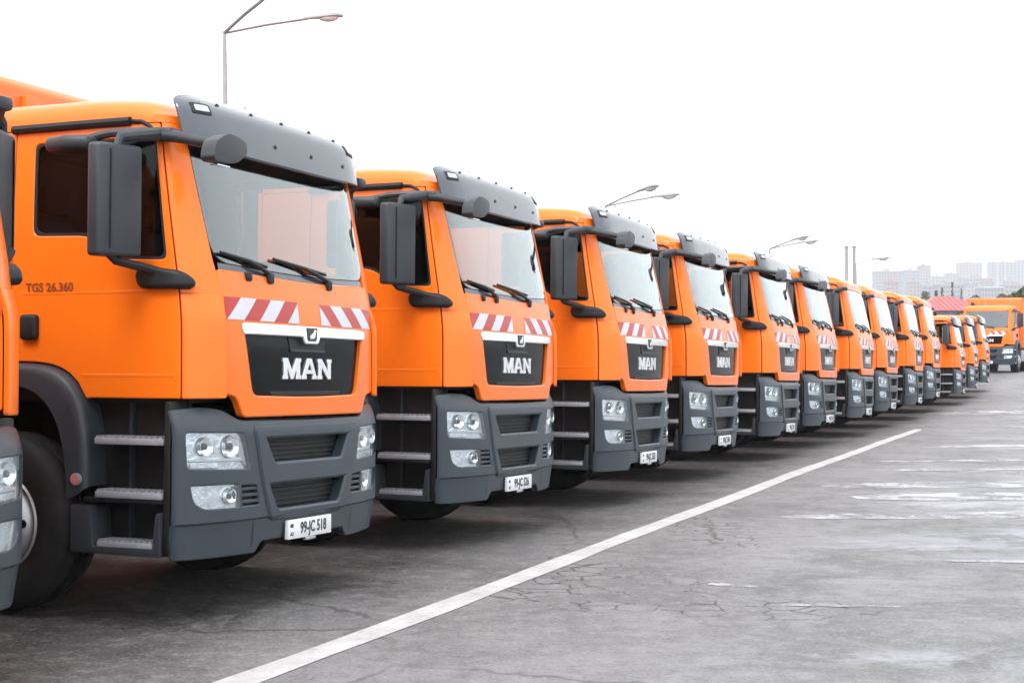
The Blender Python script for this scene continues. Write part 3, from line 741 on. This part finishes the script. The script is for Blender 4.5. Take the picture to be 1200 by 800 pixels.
for n in range(-1, 10):
    if n == -1: t = proto
    else: t = copy_tree(proto, None, noviz if n >= 6 else ())
    jx, jy, ja = jit.get(n, (random.uniform(-.05, .05), random.uniform(-.06, .06), random.uniform(-.6, .6)))
    place(t, OX + (n * STEP + jx) * math.sin(TH) - math.cos(TH) * jy, OY + (n * STEP + jx) * math.cos(TH) + math.sin(TH) * jy, TH + R(ja))
    for ch in t.children:
        b_ = ch.name.split('.')[0]
        if b_ == 'mirror' and n not in (-1, 0):
            a_ = R(random.uniform(-3.5, 3.5)); sg = 1 if sum(v.co.x for v in ch.data.vertices) > 0 else -1
            pv = Matrix.Translation((sg * 1.25, .42, 0)); ch.matrix_local = pv @ Matrix.Rotation(a_, 4, 'Z') @ pv.inverted()
        if b_ == 'wiper' and n not in (-1, 0):
            ch.location.x = random.uniform(-.03, .03)
        if b_ == 'wheel' and n > 0 and abs(sum(v.co.y for v in ch.data.vertices) / len(ch.data.vertices) - AX) < .3:
            sg = 1 if sum(v.co.x for v in ch.data.vertices) > 0 else -1
            random.seed(n * 5); pv = Matrix.Translation((sg * 1.02, AX, 0)); ch.matrix_local = pv @ Matrix.Rotation(R(random.uniform(-5, 5)), 4, 'Z') @ pv.inverted()
    tag(t, labels[n], 'truck', 'orange refuse trucks parked abreast')
    trucks[n] = t
# smaller trucks at the far end of the row
for i, (r_, zz) in enumerate(((5.06, .02), (5.48, .06), (5.92, .12))):
    t = copy_tree(proto, None, ('front_mirror', 'kerb_mirror'))
    n = (r_ - 1) / .385
    place(t, OX + n * STEP * math.sin(TH) + .25, OY + n * STEP * math.cos(TH), TH, scale=.83)
    tag(t, ('nearest of the three smaller orange trucks at the end of the row', 'middle one of the three smaller orange trucks at the row end', 'farthest of the three smaller orange trucks, beside the truck facing us')[i], 'truck', 'small orange trucks at the end of the row')
    trucks[20 + i] = t
t = copy_tree(proto, None, noviz)
place(t, 21.3, 67.0, R(117), roll=0)
tag(t, 'orange truck facing the camera at the far right end of the lot', 'truck')
trucks[30] = t
for k, t in trucks.items(): plate_text(t, '99-JC 518' if k == 0 else '99-JC 5%02d' % (19 + (k * 7) % 60))

# ------------------------------------------------------------------ ground
def at(px, py, Y):
    """point seen at a photo pixel at depth Y"""
    return Vector(((px - 600) / FOC * Y, Y, EYE + (HOR - py) / FOC * Y))
def grow_axis(a, first, k, lim):
    out = [0.]; d = first
    while out[-1] < lim: out.append(out[-1] + d); d *= k
    return out
def grid_mesh(xs, ys, zf):
    vs_ = [(x, y, zf(x, y)) for y in ys for x in xs]; n = len(xs)
    fs = [(j * n + i, j * n + i + 1, (j + 1) * n + i + 1, (j + 1) * n + i) for j in range(len(ys) - 1) for i in range(n - 1)]
    me = bpy.data.meshes.new('sheet'); me.from_pydata(vs_, [], fs); me.update(); return me
ax_ = grow_axis(0, 1.5, 1.09, 2600)
xs = sorted({-v for v in ax_} | set(ax_)); ys = sorted({-v for v in ax_ if v < 400} | set(ax_))
m, t, b = nodes_of('asphalt')
L = t.links.new
def N(kind, **kw):
    n = t.nodes.new(kind)
    for k, v in kw.items():
        if k in n.inputs: n.inputs[k].default_value = v
        else: setattr(n, k, v)
    return n
def mixc(f, a, bb):
    n = N('ShaderNodeMix', data_type='RGBA')
    for v, s_ in ((f, 'Factor'), (a, 'A'), (bb, 'B')):
        if isinstance(v, bpy.types.NodeSocket): L(v, n.inputs[s_])
        else: n.inputs[s_].default_value = v if s_ == 'Factor' else (*v, 1)
    return n.outputs['Result']
def math_(op, a, bb=0., c=0., clamp=False):
    n = N('ShaderNodeMath', operation=op, use_clamp=clamp)
    for i, v in enumerate((a, bb, c)):
        if isinstance(v, bpy.types.NodeSocket): L(v, n.inputs[i])
        else: n.inputs[i].default_value = v
    return n.outputs[0]
def ramp(v, a, bb, lo=0., hi=1.):
    n = N('ShaderNodeMapRange', interpolation_type='SMOOTHSTEP')
    L(v, n.inputs[0]); n.inputs[1].default_value = a; n.inputs[2].default_value = bb; n.inputs[3].default_value = lo; n.inputs[4].default_value = hi
    return n.outputs[0]
tc = N('ShaderNodeTexCoord')
def mapped(scale=(1, 1, 1), loc=(0, 0, 0), rot=(0, 0, 0)):
    n = N('ShaderNodeMapping'); n.inputs['Scale'].default_value = scale; n.inputs['Location'].default_value = loc; n.inputs['Rotation'].default_value = rot
    L(tc.outputs['Object'], n.inputs['Vector']); return n.outputs[0]
def noise(scale, vec, detail=5, rough=.6, dist=0.):
    n = N('ShaderNodeTexNoise'); n.inputs['Scale'].default_value = scale; n.inputs['Detail'].default_value = detail
    n.inputs['Roughness'].default_value = rough; n.inputs['Distortion'].default_value = dist
    L(vec, n.inputs['Vector']); return n.outputs['Fac']
v0 = mapped()
sep = N('ShaderNodeSeparateXYZ'); L(v0, sep.inputs[0])
PX, PY = sep.outputs[0], sep.outputs[1]
# signed distance to the painted line (positive on the driving lane)
LA, LB = Vector((-1.306, 6.97)), Vector((8.43, 31.05)); LD = (LB - LA).normalized()
lane = math_('ADD', math_('MULTIPLY', PX, LD.y), math_('MULTIPLY_ADD', PY, -LD.x, -(LA.x * LD.y - LA.y * LD.x)))
big = noise(.22, v0, 4, .6, .4); mid = noise(1.3, v0, 5, .72, .5); mot = noise(7.5, v0, 4, .75); fine = noise(42, v0, 3, .8)
c = mixc(ramp(mid, .34, .66), (.098, .098, .101), (.178, .178, .183))
c = mixc(math_('MULTIPLY', ramp(big, .42, .60), .5), c, (.208, .208, .214))
# standing bays: brown oil stains, with shade under the trucks painted in too
bay = ramp(lane, .25, -1.1)
c = mixc(math_('MULTIPLY', bay, .68), c, (.042, .040, .038))
blot = noise(.85, mapped(loc=(3, 1, 0)), 5, .75, 1.0)
c = mixc(math_('MULTIPLY', math_('MULTIPLY', ramp(blot, .50, .62), bay), .8), c, (.024, .023, .023))
c = mixc(math_('MULTIPLY', math_('MULTIPLY', ramp(blot, .47, .36), bay), .65), c, (.16, .152, .145))
# mottled wear and aggregate
c = mixc(math_('MULTIPLY', ramp(mot, .50, .68), .38), c, (.27, .268, .266))
c = mixc(math_('MULTIPLY', ramp(mot, .50, .33), .38), c, (.050, .050, .051))
c = mixc(math_('MULTIPLY', ramp(fine, .52, .66), .34), c, (.33, .33, .325))
c = mixc(math_('MULTIPLY', ramp(fine, .48, .34), .40), c, (.030, .030, .030))
# worn paint smears across the lane, with wet sky sheen painted in pale blue
sm = noise(1.0, mapped(scale=(.16, .62, 1), rot=(0, 0, R(4))), 5, .60, .4)
lm = ramp(lane, .5, 2.5)
smear = math_('MULTIPLY', math_('MULTIPLY', ramp(sm, .50, .66), ramp(mid, .36, .56)), lm)
c = mixc(math_('MULTIPLY', smear, .60), c, (.29, .30, .345))
# cracks: thin dark veins inside two worn patches
def spot(x, y, rx, ry):
    a = math_('DIVIDE', math_('SUBTRACT', PX, x), rx); d = math_('DIVIDE', math_('SUBTRACT', PY, y), ry)
    return ramp(math_('ADD', math_('MULTIPLY', a, a), math_('MULTIPLY', d, d)), 1.0, .35)
vo_ = N('ShaderNodeTexVoronoi', feature='DISTANCE_TO_EDGE'); vo_.inputs['Scale'].default_value = 4.2
wv = N('ShaderNodeVectorMath', operation='ADD'); wn = N('ShaderNodeTexNoise'); wn.inputs['Scale'].default_value = 5; wn.inputs['Detail'].default_value = 4
L(v0, wn.inputs['Vector']); ws_ = N('ShaderNodeVectorMath', operation='SCALE'); ws_.inputs['Scale'].default_value = .22
L(wn.outputs['Color'], ws_.inputs[0]); L(v0, wv.inputs[0]); L(ws_.outputs[0], wv.inputs[1]); L(wv.outputs[0], vo_.inputs['Vector'])
crack = math_('MULTIPLY', ramp(vo_.outputs['Distance'], .060, .018), ramp(mid, .44, .51))
vo2 = N('ShaderNodeTexVoronoi', feature='DISTANCE_TO_EDGE'); vo2.inputs['Scale'].default_value = .55; L(wv.outputs[0], vo2.inputs['Vector'])
crack2 = math_('MULTIPLY', ramp(vo2.outputs['Distance'], .012, .004), ramp(big, .47, .56))
sp = math_('MAXIMUM', math_('MAXIMUM', spot(.55, 10.0, 1.0, 1.3), spot(1.55, 9.0, .9, .45)), spot(1.75, 13.0, .45, 1.6))
cr = math_('MAXIMUM', math_('MULTIPLY', crack, sp), math_('MULTIPLY', crack2, .6))
c = mixc(math_('MULTIPLY', cr, .9), c, (.018, .018, .018))
L(c, b.inputs['Base Color'])
# damp film: smoother where water has dried last
wet = math_('MULTIPLY', ramp(big, .47, .60), ramp(lane, .3, 3.0))
rg = math_('SUBTRACT', .62, math_('MULTIPLY', math_('ADD', math_('MULTIPLY', wet, .16), math_('MULTIPLY', smear, .14)), 1.0))
L(rg, b.inputs['Roughness']); b.inputs['Specular IOR Level'].default_value = .45
bp_ = N('ShaderNodeBump'); bp_.inputs['Strength'].default_value = .55; bp_.inputs['Distance'].default_value = .006
L(fine, bp_.inputs['Height']); L(bp_.outputs[0], b.inputs['Normal'])
M['asphalt'] = m
g = obj('ground', grid_mesh(xs, ys, ground_z), 'asphalt'); tag(g, kind='structure')

# painted edge line, worn
m, t, b = nodes_of('line_paint'); L = t.links.new; tc = N('ShaderNodeTexCoord'); v0 = mapped()
c = mixc(ramp(noise(2.5, v0, 7, .7, .4), .35, .7), (.40, .40, .40), (.54, .54, .54))
c = mixc(math_('MULTIPLY', ramp(noise(11, v0, 6, .75, .3), .52, .66), .65), c, (.26, .26, .26))
c = mixc(math_('MULTIPLY', ramp(noise(60, v0, 3, .8), .55, .68), .5), c, (.22, .22, .22))
L(c, b.inputs['Base Color']); b.inputs['Roughness'].default_value = .6
M['linepaint'] = m
nrm2 = Vector((LD.y, -LD.x)); n = 60; vs_, fs = [], []
for i in range(n + 1):
    q = -.3 + 1.3 * i / n; p = LA + (LB - LA) * q
    wob = .012 * math.sin(q * 21) + .02 * math.sin(q * 7 + 1)
    hw = .098 + .008 * random.uniform(-1, 1)
    if i == n: hw = .07
    for s_ in (-1, 1):
        pp = p + nrm2 * (s_ * hw + wob); vs_.append((pp.x, pp.y, ground_z(pp.x, pp.y) + .004))
fs = [(2 * i, 2 * i + 1, 2 * i + 3, 2 * i + 2) for i in range(n)]
me = bpy.data.meshes.new('line'); me.from_pydata(vs_, [], fs)
tag(obj('lane_line', me, 'linepaint', smooth=False), kind='structure')
# cross dashes on the lane: old bay paint plus painted-in glare of wet asphalt
m, t, b = nodes_of('faded_paint_glare'); L = t.links.new; tc = N('ShaderNodeTexCoord'); v0 = mapped()
c = mixc(ramp(noise(1.6, v0, 7, .72, .5), .38, .62), (.25, .255, .27), (.54, .55, .59))
c = mixc(math_('MULTIPLY', ramp(noise(22, v0, 3, .8), .5, .62), .6), c, (.17, .17, .17))
L(c, b.inputs['Base Color']); b.inputs['Roughness'].default_value = .55
tr = N('ShaderNodeBsdfTransparent'); mx = N('ShaderNodeMixShader'); out = [q for q in t.nodes if q.type == 'OUTPUT_MATERIAL'][0]
L(math_('MULTIPLY', ramp(noise(1.7, v0, 5, .75, .5), .34, .57), .86), mx.inputs[0]); L(tr.outputs[0], mx.inputs[1]); L(b.outputs[0], mx.inputs[2]); L(mx.outputs[0], out.inputs[0])
M['faded'] = m
def ground_at(px, py):
    Y = EYE * FOC / (py - HOR); return Vector(((px - 600) / FOC * Y, Y))
for (pa, pb, wd_) in (((1050, 551), (1280, 547), .55), ((960, 569), (1320, 566), .85), ((1020, 541), (1280, 538), .40), ((915, 606), (1320, 602), .55), ((1105, 657), (1320, 660), .13), ((915, 709), (1055, 711), .08), ((830, 684), (888, 688), .12), ((1000, 583), (1300, 580), .9), ((1080, 524), (1300, 521), .6), ((1090, 487), (1300, 484), 1.5)):
    a, bb = ground_at(*pa), ground_at(*pb); d = (bb - a).normalized(); nn = Vector((-d.y, d.x)); vs_ = []; K = 14
    for i in range(K + 1):
        q = i / K; p = a + (bb - a) * q; h_ = wd_ / 2 * (math.sin(math.pi * min(1, max(0, q * .94 + .03))) ** .4)
        for s_ in (-1, 1):
            pp = p + nn * (s_ * h_ * random.uniform(.75, 1.1)); vs_.append((pp.x, pp.y, ground_z(pp.x, pp.y) + .004))
    me = bpy.data.meshes.new('dash'); me.from_pydata(vs_, [], [(2 * i, 2 * i + 2, 2 * i + 3, 2 * i + 1) for i in range(K)]); me.update()
    tag(obj('paint_glare_streak', me, 'faded', smooth=False), kind='structure')

# ------------------------------------------------------------------ hills behind
M['hill'] = mat('dry_hillside', (.13, .13, .125), .9, var=.35, vscale=.02)
KF = 2.2                       # the town stands far off
def hill_z(x, y):
    y0, x0 = y / KF, x / KF
    t_ = max(0, min(1, (y0 - 160) / 760)); t_ = t_ * t_ * (3 - 2 * t_)
    xx = max(0, min(1, (x0 + 150) / 700)); h_ = (12 + 34 * xx * xx * (3 - 2 * xx)) * KF
    return -1 + h_ * t_ + 3.5 * math.sin(x * .0093 + y * .006) * t_ + 2.5 * math.sin(x * .023 - y * .014) * t_ + .8 * (y > 80)
hx = np.linspace(-1900, 2600, 91); hy = np.linspace(205, 3100, 60)
tag(obj('hill', grid_mesh(list(hx), list(hy), hill_z), 'hill'), kind='structure')

# ------------------------------------------------------------------ buildings
M['wall_pale'] = mat('pale_render', (.235, .24, .275), .85, var=.08, vscale=.2)
M['wall_cream'] = mat('cream_render', (.25, .235, .24), .85, var=.08, vscale=.2)
M['wall_blue'] = mat('bluish_panel', (.185, .22, .285), .8, var=.08, vscale=.2)
M['wall_grey'] = mat('grey_concrete', (.30, .30, .31), .9, var=.12, vscale=.2)
M['pane'] = mat('window_pane', (.12, .13, .16), .4, spec=.2)
M['redroof'] = mat('red_metal_roof', (.34, .085, .085), .55, var=.12, vscale=.5)
M['greenroof'] = mat('pale_green_roof', (.45, .58, .55), .6)
M['flatroof'] = mat('flat_roof', (.33, .32, .32), .9)
_wc = {}
def building(name, px0, px1, pytop, Y, storeys, cols_, wall, label, depth=14., rot=0., ww=.55, wh=.5, roofm='flatroof', parapet=True, strip=None):
    Y *= KF
    a, c = at(px0, pytop, Y), at(px1, pytop, Y)
    W_ = c.x - a.x; cx = (a.x + c.x) / 2; zt = a.z; zb_ = min(hill_z(x, y) for x in (a.x, c.x) for y in (Y, Y + depth)) - .5 if Y > 205 else ground_z(cx, Y)
    B = empty(name, (cx, Y, zb_)); B.rotation_euler.z = rot
    H_ = zt - zb_
    wl = obj('wall', mkbox(-W_ / 2, W_ / 2, 0, depth, 0, H_), wall, B, smooth=False)
    rf = obj('roof', mkbox(-W_ / 2 - .3, W_ / 2 + .3, -.3, depth + .3, H_, H_ + .6), roofm, B, smooth=False)
    obj('stair_head', mkbox(-W_ * .12, W_ * .12, depth * .4, depth * .7, H_ + .6, H_ + 2.6), wall, rf, smooth=False)
    sh_ = 3.1; storeys = max(1, min(14, int(H_ / sh_))); cw = W_ / cols_
    key = (round(cw * ww, 2), round(sh_ * wh, 2))
    if key not in _wc:
        me = bpy.data.meshes.new('window'); bm = mkbox(-key[0] / 2, key[0] / 2, -.06, .02, 0, key[1]); bm.to_mesh(me); bm.free(); me.materials.append(M['pane']); _wc[key] = me
    for r_ in range(storeys):
        for k in range(cols_):
            o = bpy.data.objects.new('window', _wc[key]); col.objects.link(o); o.parent = wl
            o.location = (-W_ / 2 + (k + .5) * cw, 0, H_ - (r_ + 1) * sh_ + sh_ * .25)
    for r_ in range(1, storeys):
        obj('floor_band', mkbox(-W_ / 2 - .05, W_ / 2 + .05, -.09, 0, H_ - r_ * sh_ - .08, H_ - r_ * sh_ + .12), 'wall_grey', wl, smooth=False)
    if strip:
        for q in strip: obj('stair_tower', mkbox(-W_ / 2 + q * W_ - 1.2, -W_ / 2 + q * W_ + 1.2, -1.0, 0, 0, H_ + 1.2), 'wall_grey', B, smooth=False)
    tag(B, label, 'building', 'pale blocks on the far hillside'); return B
building('apartment_block', 1026, 1056, 318, 640, 4, 9, 'wall_pale', 'long pale flat-roofed block, leftmost building above the trucks')
building('apartment_block', 1060, 1077, 317, 700, 5, 5, 'wall_blue', 'narrow bluish block second from the left on the skyline')
building('apartment_block', 1078, 1091, 311.5, 720, 6, 4, 'wall_cream', 'cream block with the highest roof in the left half of the skyline', roofm='redroof')
building('apartment_block', 1092, 1108, 324, 680, 3, 4, 'wall_grey', 'low grey building in the dip between the skyline blocks')
building('apartment_block', 1109, 1124, 320.5, 760, 4, 4, 'wall_blue', 'low bluish block left of the tall pale tower block')
building('apartment_tower', 1124, 1151, 308, 820, 8, 7, 'wall_cream', 'tall cream tower block rising in the middle of the skyline')
building('apartment_block', 1128, 1163, 326, 620, 4, 9, 'wall_pale', 'wide pale block in front of the tall cream tower')
building('apartment_tower', 1161, 1196, 307.5, 780, 9, 8, 'wall_pale', 'tall pale tower with two dark stair shafts near the right edge', strip=(.22, .48))
building('apartment_tower', 1192, 1216, 305, 860, 9, 6, 'wall_blue', 'bluish tower block cut by the right edge of the photo')
building('apartment_block', 1150, 1176, 337, 430, 2, 7, 'wall_pale', 'low long house with a pale green roof below the towers', roofm='greenroof')
building('apartment_block', 1100, 1130, 334, 480, 2, 7, 'wall_pale', 'low pale house below the dip in the skyline')
building('apartment_block', 1178, 1210, 334, 500, 3, 7, 'wall_cream', 'low cream house at the right edge below the towers')
for px_, py_, Y_, w_ in ((1046, 331, 520, 14), (1072, 330, 560, 12), (1090, 335, 500, 16), (1112, 329, 590, 10), (1140, 334, 540, 12), (1160, 331, 575, 10), (1186, 329, 640, 14)):
    building('hillside_house', px_ - w_ / 2, px_ + w_ / 2, py_, Y_, 2, 3, random.choice(['wall_pale', 'wall_cream', 'wall_grey']), 'small pale house on the slope, %s' % {1046: 'leftmost of the slope under the long flat-roofed block', 1072: 'under the narrow bluish block', 1090: 'left of the dip, just above the broad cypress', 1112: 'in the dip between the skyline blocks', 1140: 'below the tall cream tower block', 1160: 'just left of the tower with dark shafts', 1186: 'at the foot of the tower with dark shafts'}[px_], depth=9, roofm=random.choice(['redroof', 'flatroof']))['group'] = 'small houses on the slope'

def hip_house(px0, px1, pyeave, pypeak, Y, label, depth=10.):
    a, c = at(px0, pyeave, Y), at(px1, pyeave, Y); W_ = c.x - a.x; cx = (a.x + c.x) / 2; zb_ = ground_z(cx, Y)
    He = a.z - zb_; Hp = at(px0, pypeak, Y).z - zb_
    B = empty('red_roofed_house', (cx, Y, zb_))
    wl = obj('wall', mkbox(-W_ / 2, W_ / 2, 0, depth, 0, He), 'wall_cream', B, smooth=False)
    bm = bmesh.new(); e = .5; rl = W_ / 2 - depth * .5 if W_ > depth else W_ * .1
    q = [bm.verts.new(p) for p in ((-W_ / 2 - e, -e, He), (W_ / 2 + e, -e, He), (W_ / 2 + e, depth + e, He), (-W_ / 2 - e, depth + e, He), (-rl, depth / 2, Hp), (rl, depth / 2, Hp))]
    for f in ((0, 1, 5, 4), (1, 2, 5), (2, 3, 4, 5), (3, 0, 4), (3, 2, 1, 0)): bm.faces.new([q[i] for i in f])
    rf = obj('roof', bm, 'redroof', B, smooth=False)
    for k in range(14):
        x = -W_ / 2 + (k + .5) * W_ / 14; t_ = min(1, (W_ / 2 + e - abs(x)) / (W_ / 2 + e - rl)) * .97
        obj('roof_seam', mktube([(x, -e, He + .03), (x, -e + t_ * (depth / 2 + e), He + .03 + t_ * (Hp - He))], .03, seg=4), 'redroof', rf)
    for k in range(4): obj('window', mkbox(-W_ / 2 + (k + .5) * W_ / 4 - .6, -W_ / 2 + (k + .5) * W_ / 4 + .6, -.05, .03, He * .35, He * .8), 'pane', wl, smooth=False)
    tag(B, label, 'house'); return B
hip_house(1080, 1166, 364, 344.5, 150, 'long hall with a dull red hip roof behind the smaller trucks')
hip_house(1128, 1192, 359, 347, 185, 'second dull red roof just above the truck facing us')

# ------------------------------------------------------------------ lamps and poles
def street_lamp(p, H_, arms, label, r=.075, hs=1.):
    z0 = ground_z(p.x, p.y); o = empty('street_lamp', (p.x, p.y, z0))
    P_ = obj('post', mktube([(0, 0, 0), (0, 0, .05), (0, 0, H_ * .5), (-.06, 0, H_)], [r * 1.5, r * 1.3, r, r * .62], seg=10), 'galv', o)
    obj('base_plate', mkbox(-.2, .2, -.2, .2, 0, .03, bev=.005), 'galv', o)
    for a, ln, rise in arms:
        d = Vector((math.cos(a), math.sin(a), 0)); e = Vector((-.06, 0, H_)) + d * ln + Vector((0, 0, rise))
        A_ = obj('arm', mktube([(-.06, 0, H_ - .03), tuple(Vector((-.06, 0, H_)) + d * ln * .5 + Vector((0, 0, rise * .52))), tuple(e)], r * .55, seg=8), 'galv', o)
        mt = Matrix.Translation(e) @ Matrix.Rotation(a, 4, 'Z') @ Matrix.Rotation(-R(6), 4, 'Y') @ Matrix.Diagonal((hs, hs, hs, 1))
        bm = bmesh.new()
        prev = None
        for u_, wy, hz_ in ((-.1, .045, .05), (.05, .06, .06), (.25, .09, .075), (.50, .14, .10), (.70, .13, .085), (.82, .06, .04)):
            ring = [bm.verts.new(mt @ Vector((u_, wy * math.cos(q), max(-.02, hz_ * math.sin(q))))) for q in [2 * math.pi * k / 12 for k in range(12)]]
            if prev:
                for k in range(12): bm.faces.new([prev[k], prev[(k + 1) % 12], ring[(k + 1) % 12], ring[k]])
            else: bm.faces.new(ring)
            prev = ring
        bm.faces.new(prev); bmesh.ops.recalc_face_normals(bm, faces=bm.faces)
        Hd = obj('lamp_head', bm, 'lamphead', o, 50)
        bm = bmesh.new(); bmesh.ops.create_uvsphere(bm, u_segments=14, v_segments=8, radius=1)
        for v in bm.verts: v.co = mt @ Vector((.50 + v.co.x * .24, v.co.y * .115, -.02 + v.co.z * .10 if v.co.z < 0 else -.02))
        obj('lamp_bowl', bm, 'lampglass', Hd, 60)
    tag(o, label, 'street lamp', 'double-armed street lamps behind the trucks'); return o
for px_, py_, H_, lb, sc_ in ((266, 37, 9.0, 'tall grey street lamp with two arms above the nearest truck', 1.), (711, 241, 9.0, 'double street lamp whose heads show above the third truck', 1.3), (903, 291, 9.0, 'double street lamp standing behind the fifth and sixth trucks', 1.15)):
    Y_ = (H_ - EYE) * FOC / (HOR - py_); p = at(px_, py_, Y_)
    street_lamp(p, H_ - ground_z(p.x, p.y), [(R(8), 1.9 * sc_, .36 * sc_), (R(-52), 1.9 * sc_, .40 * sc_)], lb, hs=1. if sc_ == 1 else 1.6, r=.075 if sc_ == 1 else .09)
for px_, lb in ((992, 'left one of the two bare dark poles above the row'), (1001, 'right one of the two bare dark poles above the row')):
    p = at(px_, 288, 105); o = empty('utility_pole', (p.x, p.y, ground_z(p.x, p.y))); hh_ = p.z - o.location.z
    obj('shaft', mktube([(0, 0, 0), (0, 0, hh_ * .6), (0, 0, hh_)], [.16, .12, .10], seg=10), 'wall_grey', o)
    obj('cap', mkbox(-.14, .14, -.14, .14, hh_ - .12, hh_, bev=.02), 'wall_grey', o)
    tag(o, lb, 'pole')
p = at(1004, 309, 120); o = street_lamp(p, p.z - ground_z(p.x, p.y), [(R(5), 1.5, .36)], 'single-armed street lamp right of the two bare poles', hs=1.6); del o['group']
pa, pb = at(1001, 293, 105), at(1001 + 45, 306, 118)
tag(obj('overhead_wire', mktube([tuple(pa), tuple((pa + pb) / 2 - Vector((0, 0, .25))), tuple(pb)], .012, seg=5), 'rubber'), 'thin sagging wire running right from the bare poles', 'wire')

# ------------------------------------------------------------------ trees
M['bark'] = mat('bark', (.09, .075, .06), .9)
M['leaf_dark'] = mat('dark_needles', (.030, .045, .028), .8, var=.4, vscale=2)
M['leaf_olive'] = mat('olive_leaves', (.06, .075, .035), .8, var=.4, vscale=2)
def tree(px, pytop, Y, H_, rw, label, m_='leaf_dark', kind='cypress_tree', n=900, round_=False):
    p = at(px, pytop, Y); zt = p.z; o = empty(kind, (p.x, Y, zt - H_))
    if Y > 205: o.location.z = min(zt - H_, hill_z(p.x, Y))
    else: o.location.z = ground_z(p.x, Y)
    H_ = zt - o.location.z
    obj('trunk', mktube([(0, 0, 0), (.03 * H_ / 8, 0, H_ * .5), (0, 0, H_ * .85)], [.16 * H_ / 8, .09 * H_ / 8, .03], seg=7), 'bark', o)
    vs_, fs = [], []; rr = random.Random(int(px * 7))
    for i in range(n):
        h_ = rr.random() ** .8 if not round_ else rr.random()
        prof = (math.sin(min(1, h_ * 1.05) ** .6 * math.pi * .98) * .9 + .1) if not round_ else math.sqrt(max(.02, 1 - (2 * h_ - 1) ** 2))
        lump = 1 + .25 * math.sin(h_ * 23 + px) ; a = rr.random() * 6.283
        lump *= 1 + .2 * math.sin(a * 3 + h_ * 9)
        rad = rw * prof * lump * rr.random() ** .35
        z_ = (.10 + .90 * h_) * H_ if not round_ else (.3 + .7 * h_) * H_
        c_ = Vector((rad * math.cos(a), rad * math.sin(a), z_)); sz = rw * rr.uniform(.10, .22)
        d1 = Vector((rr.gauss(0, 1), rr.gauss(0, 1), rr.gauss(.6, 1))).normalized() * sz; d2 = Vector((rr.gauss(0, 1), rr.gauss(0, 1), rr.gauss(0, 1))).normalized() * sz * .6
        k = len(vs_); vs_ += [c_ - d1, c_ + d2, c_ + d1, c_ - d2]; fs.append((k, k + 1, k + 2, k + 3))
    me = bpy.data.meshes.new('crown'); me.from_pydata([tuple(v) for v in vs_], [], fs); obj('crown', me, m_, o, smooth=False)
    tag(o, label, 'tree'); return o
tree(1116, 330.5, 330, 9, 1.0, 'tallest thin dark cypress behind the red roof')
tree(1104, 337, 300, 8, .9, 'small dark cypress just left of the tallest one')
tree(1097, 341, 260, 7, 1.1, 'broad dark cypress leftmost above the red roof')
tree(1126.5, 338, 320, 8, .9, 'low dark cypress right of the tallest one')
tree(1201, 338, 150, 8, 1.9, 'dark leafy tree cut by the right edge of the photo', 'leaf_olive', 'broadleaf_tree', 1600, True)
for i, (px_, py_, Y_) in enumerate(((1084, 336, 360), (1174, 339, 300), (1190, 337, 330), (1143, 341, 290))):
    tree(px_, py_ + 6, Y_, 5, 2.2, ('olive bushy tree on the slope left of the cypresses', 'olive bushy tree under the tower with dark shafts', 'olive bushy tree near the right edge under the towers', 'olive bushy tree between the two red roofs')[i], 'leaf_olive', 'broadleaf_tree', 1400, True)

# ------------------------------------------------------------------ more trucks behind the far end
t = copy_tree(proto, None, noviz); place(t, 30.2, 97.0, R(60), roll=0)
tag(t, 'orange truck half hidden behind the small trucks, only its roof showing', 'truck')

# ------------------------------------------------------------------ haze
m = bpy.data.materials.new('haze'); m.use_nodes = True; m.node_tree.nodes.clear()
vo_ = m.node_tree.nodes.new('ShaderNodeVolumePrincipled'); ot = m.node_tree.nodes.new('ShaderNodeOutputMaterial')
vo_.inputs['Density'].default_value = .00030; vo_.inputs['Color'].default_value = (.96, .97, 1, 1); vo_.inputs['Anisotropy'].default_value = .0
m.node_tree.links.new(vo_.outputs[0], ot.inputs['Volume'])
hz = obj('haze', mkbox(-3100, 3100, -420, 3300, -8, 230), m, smooth=False); tag(hz, kind='stuff')
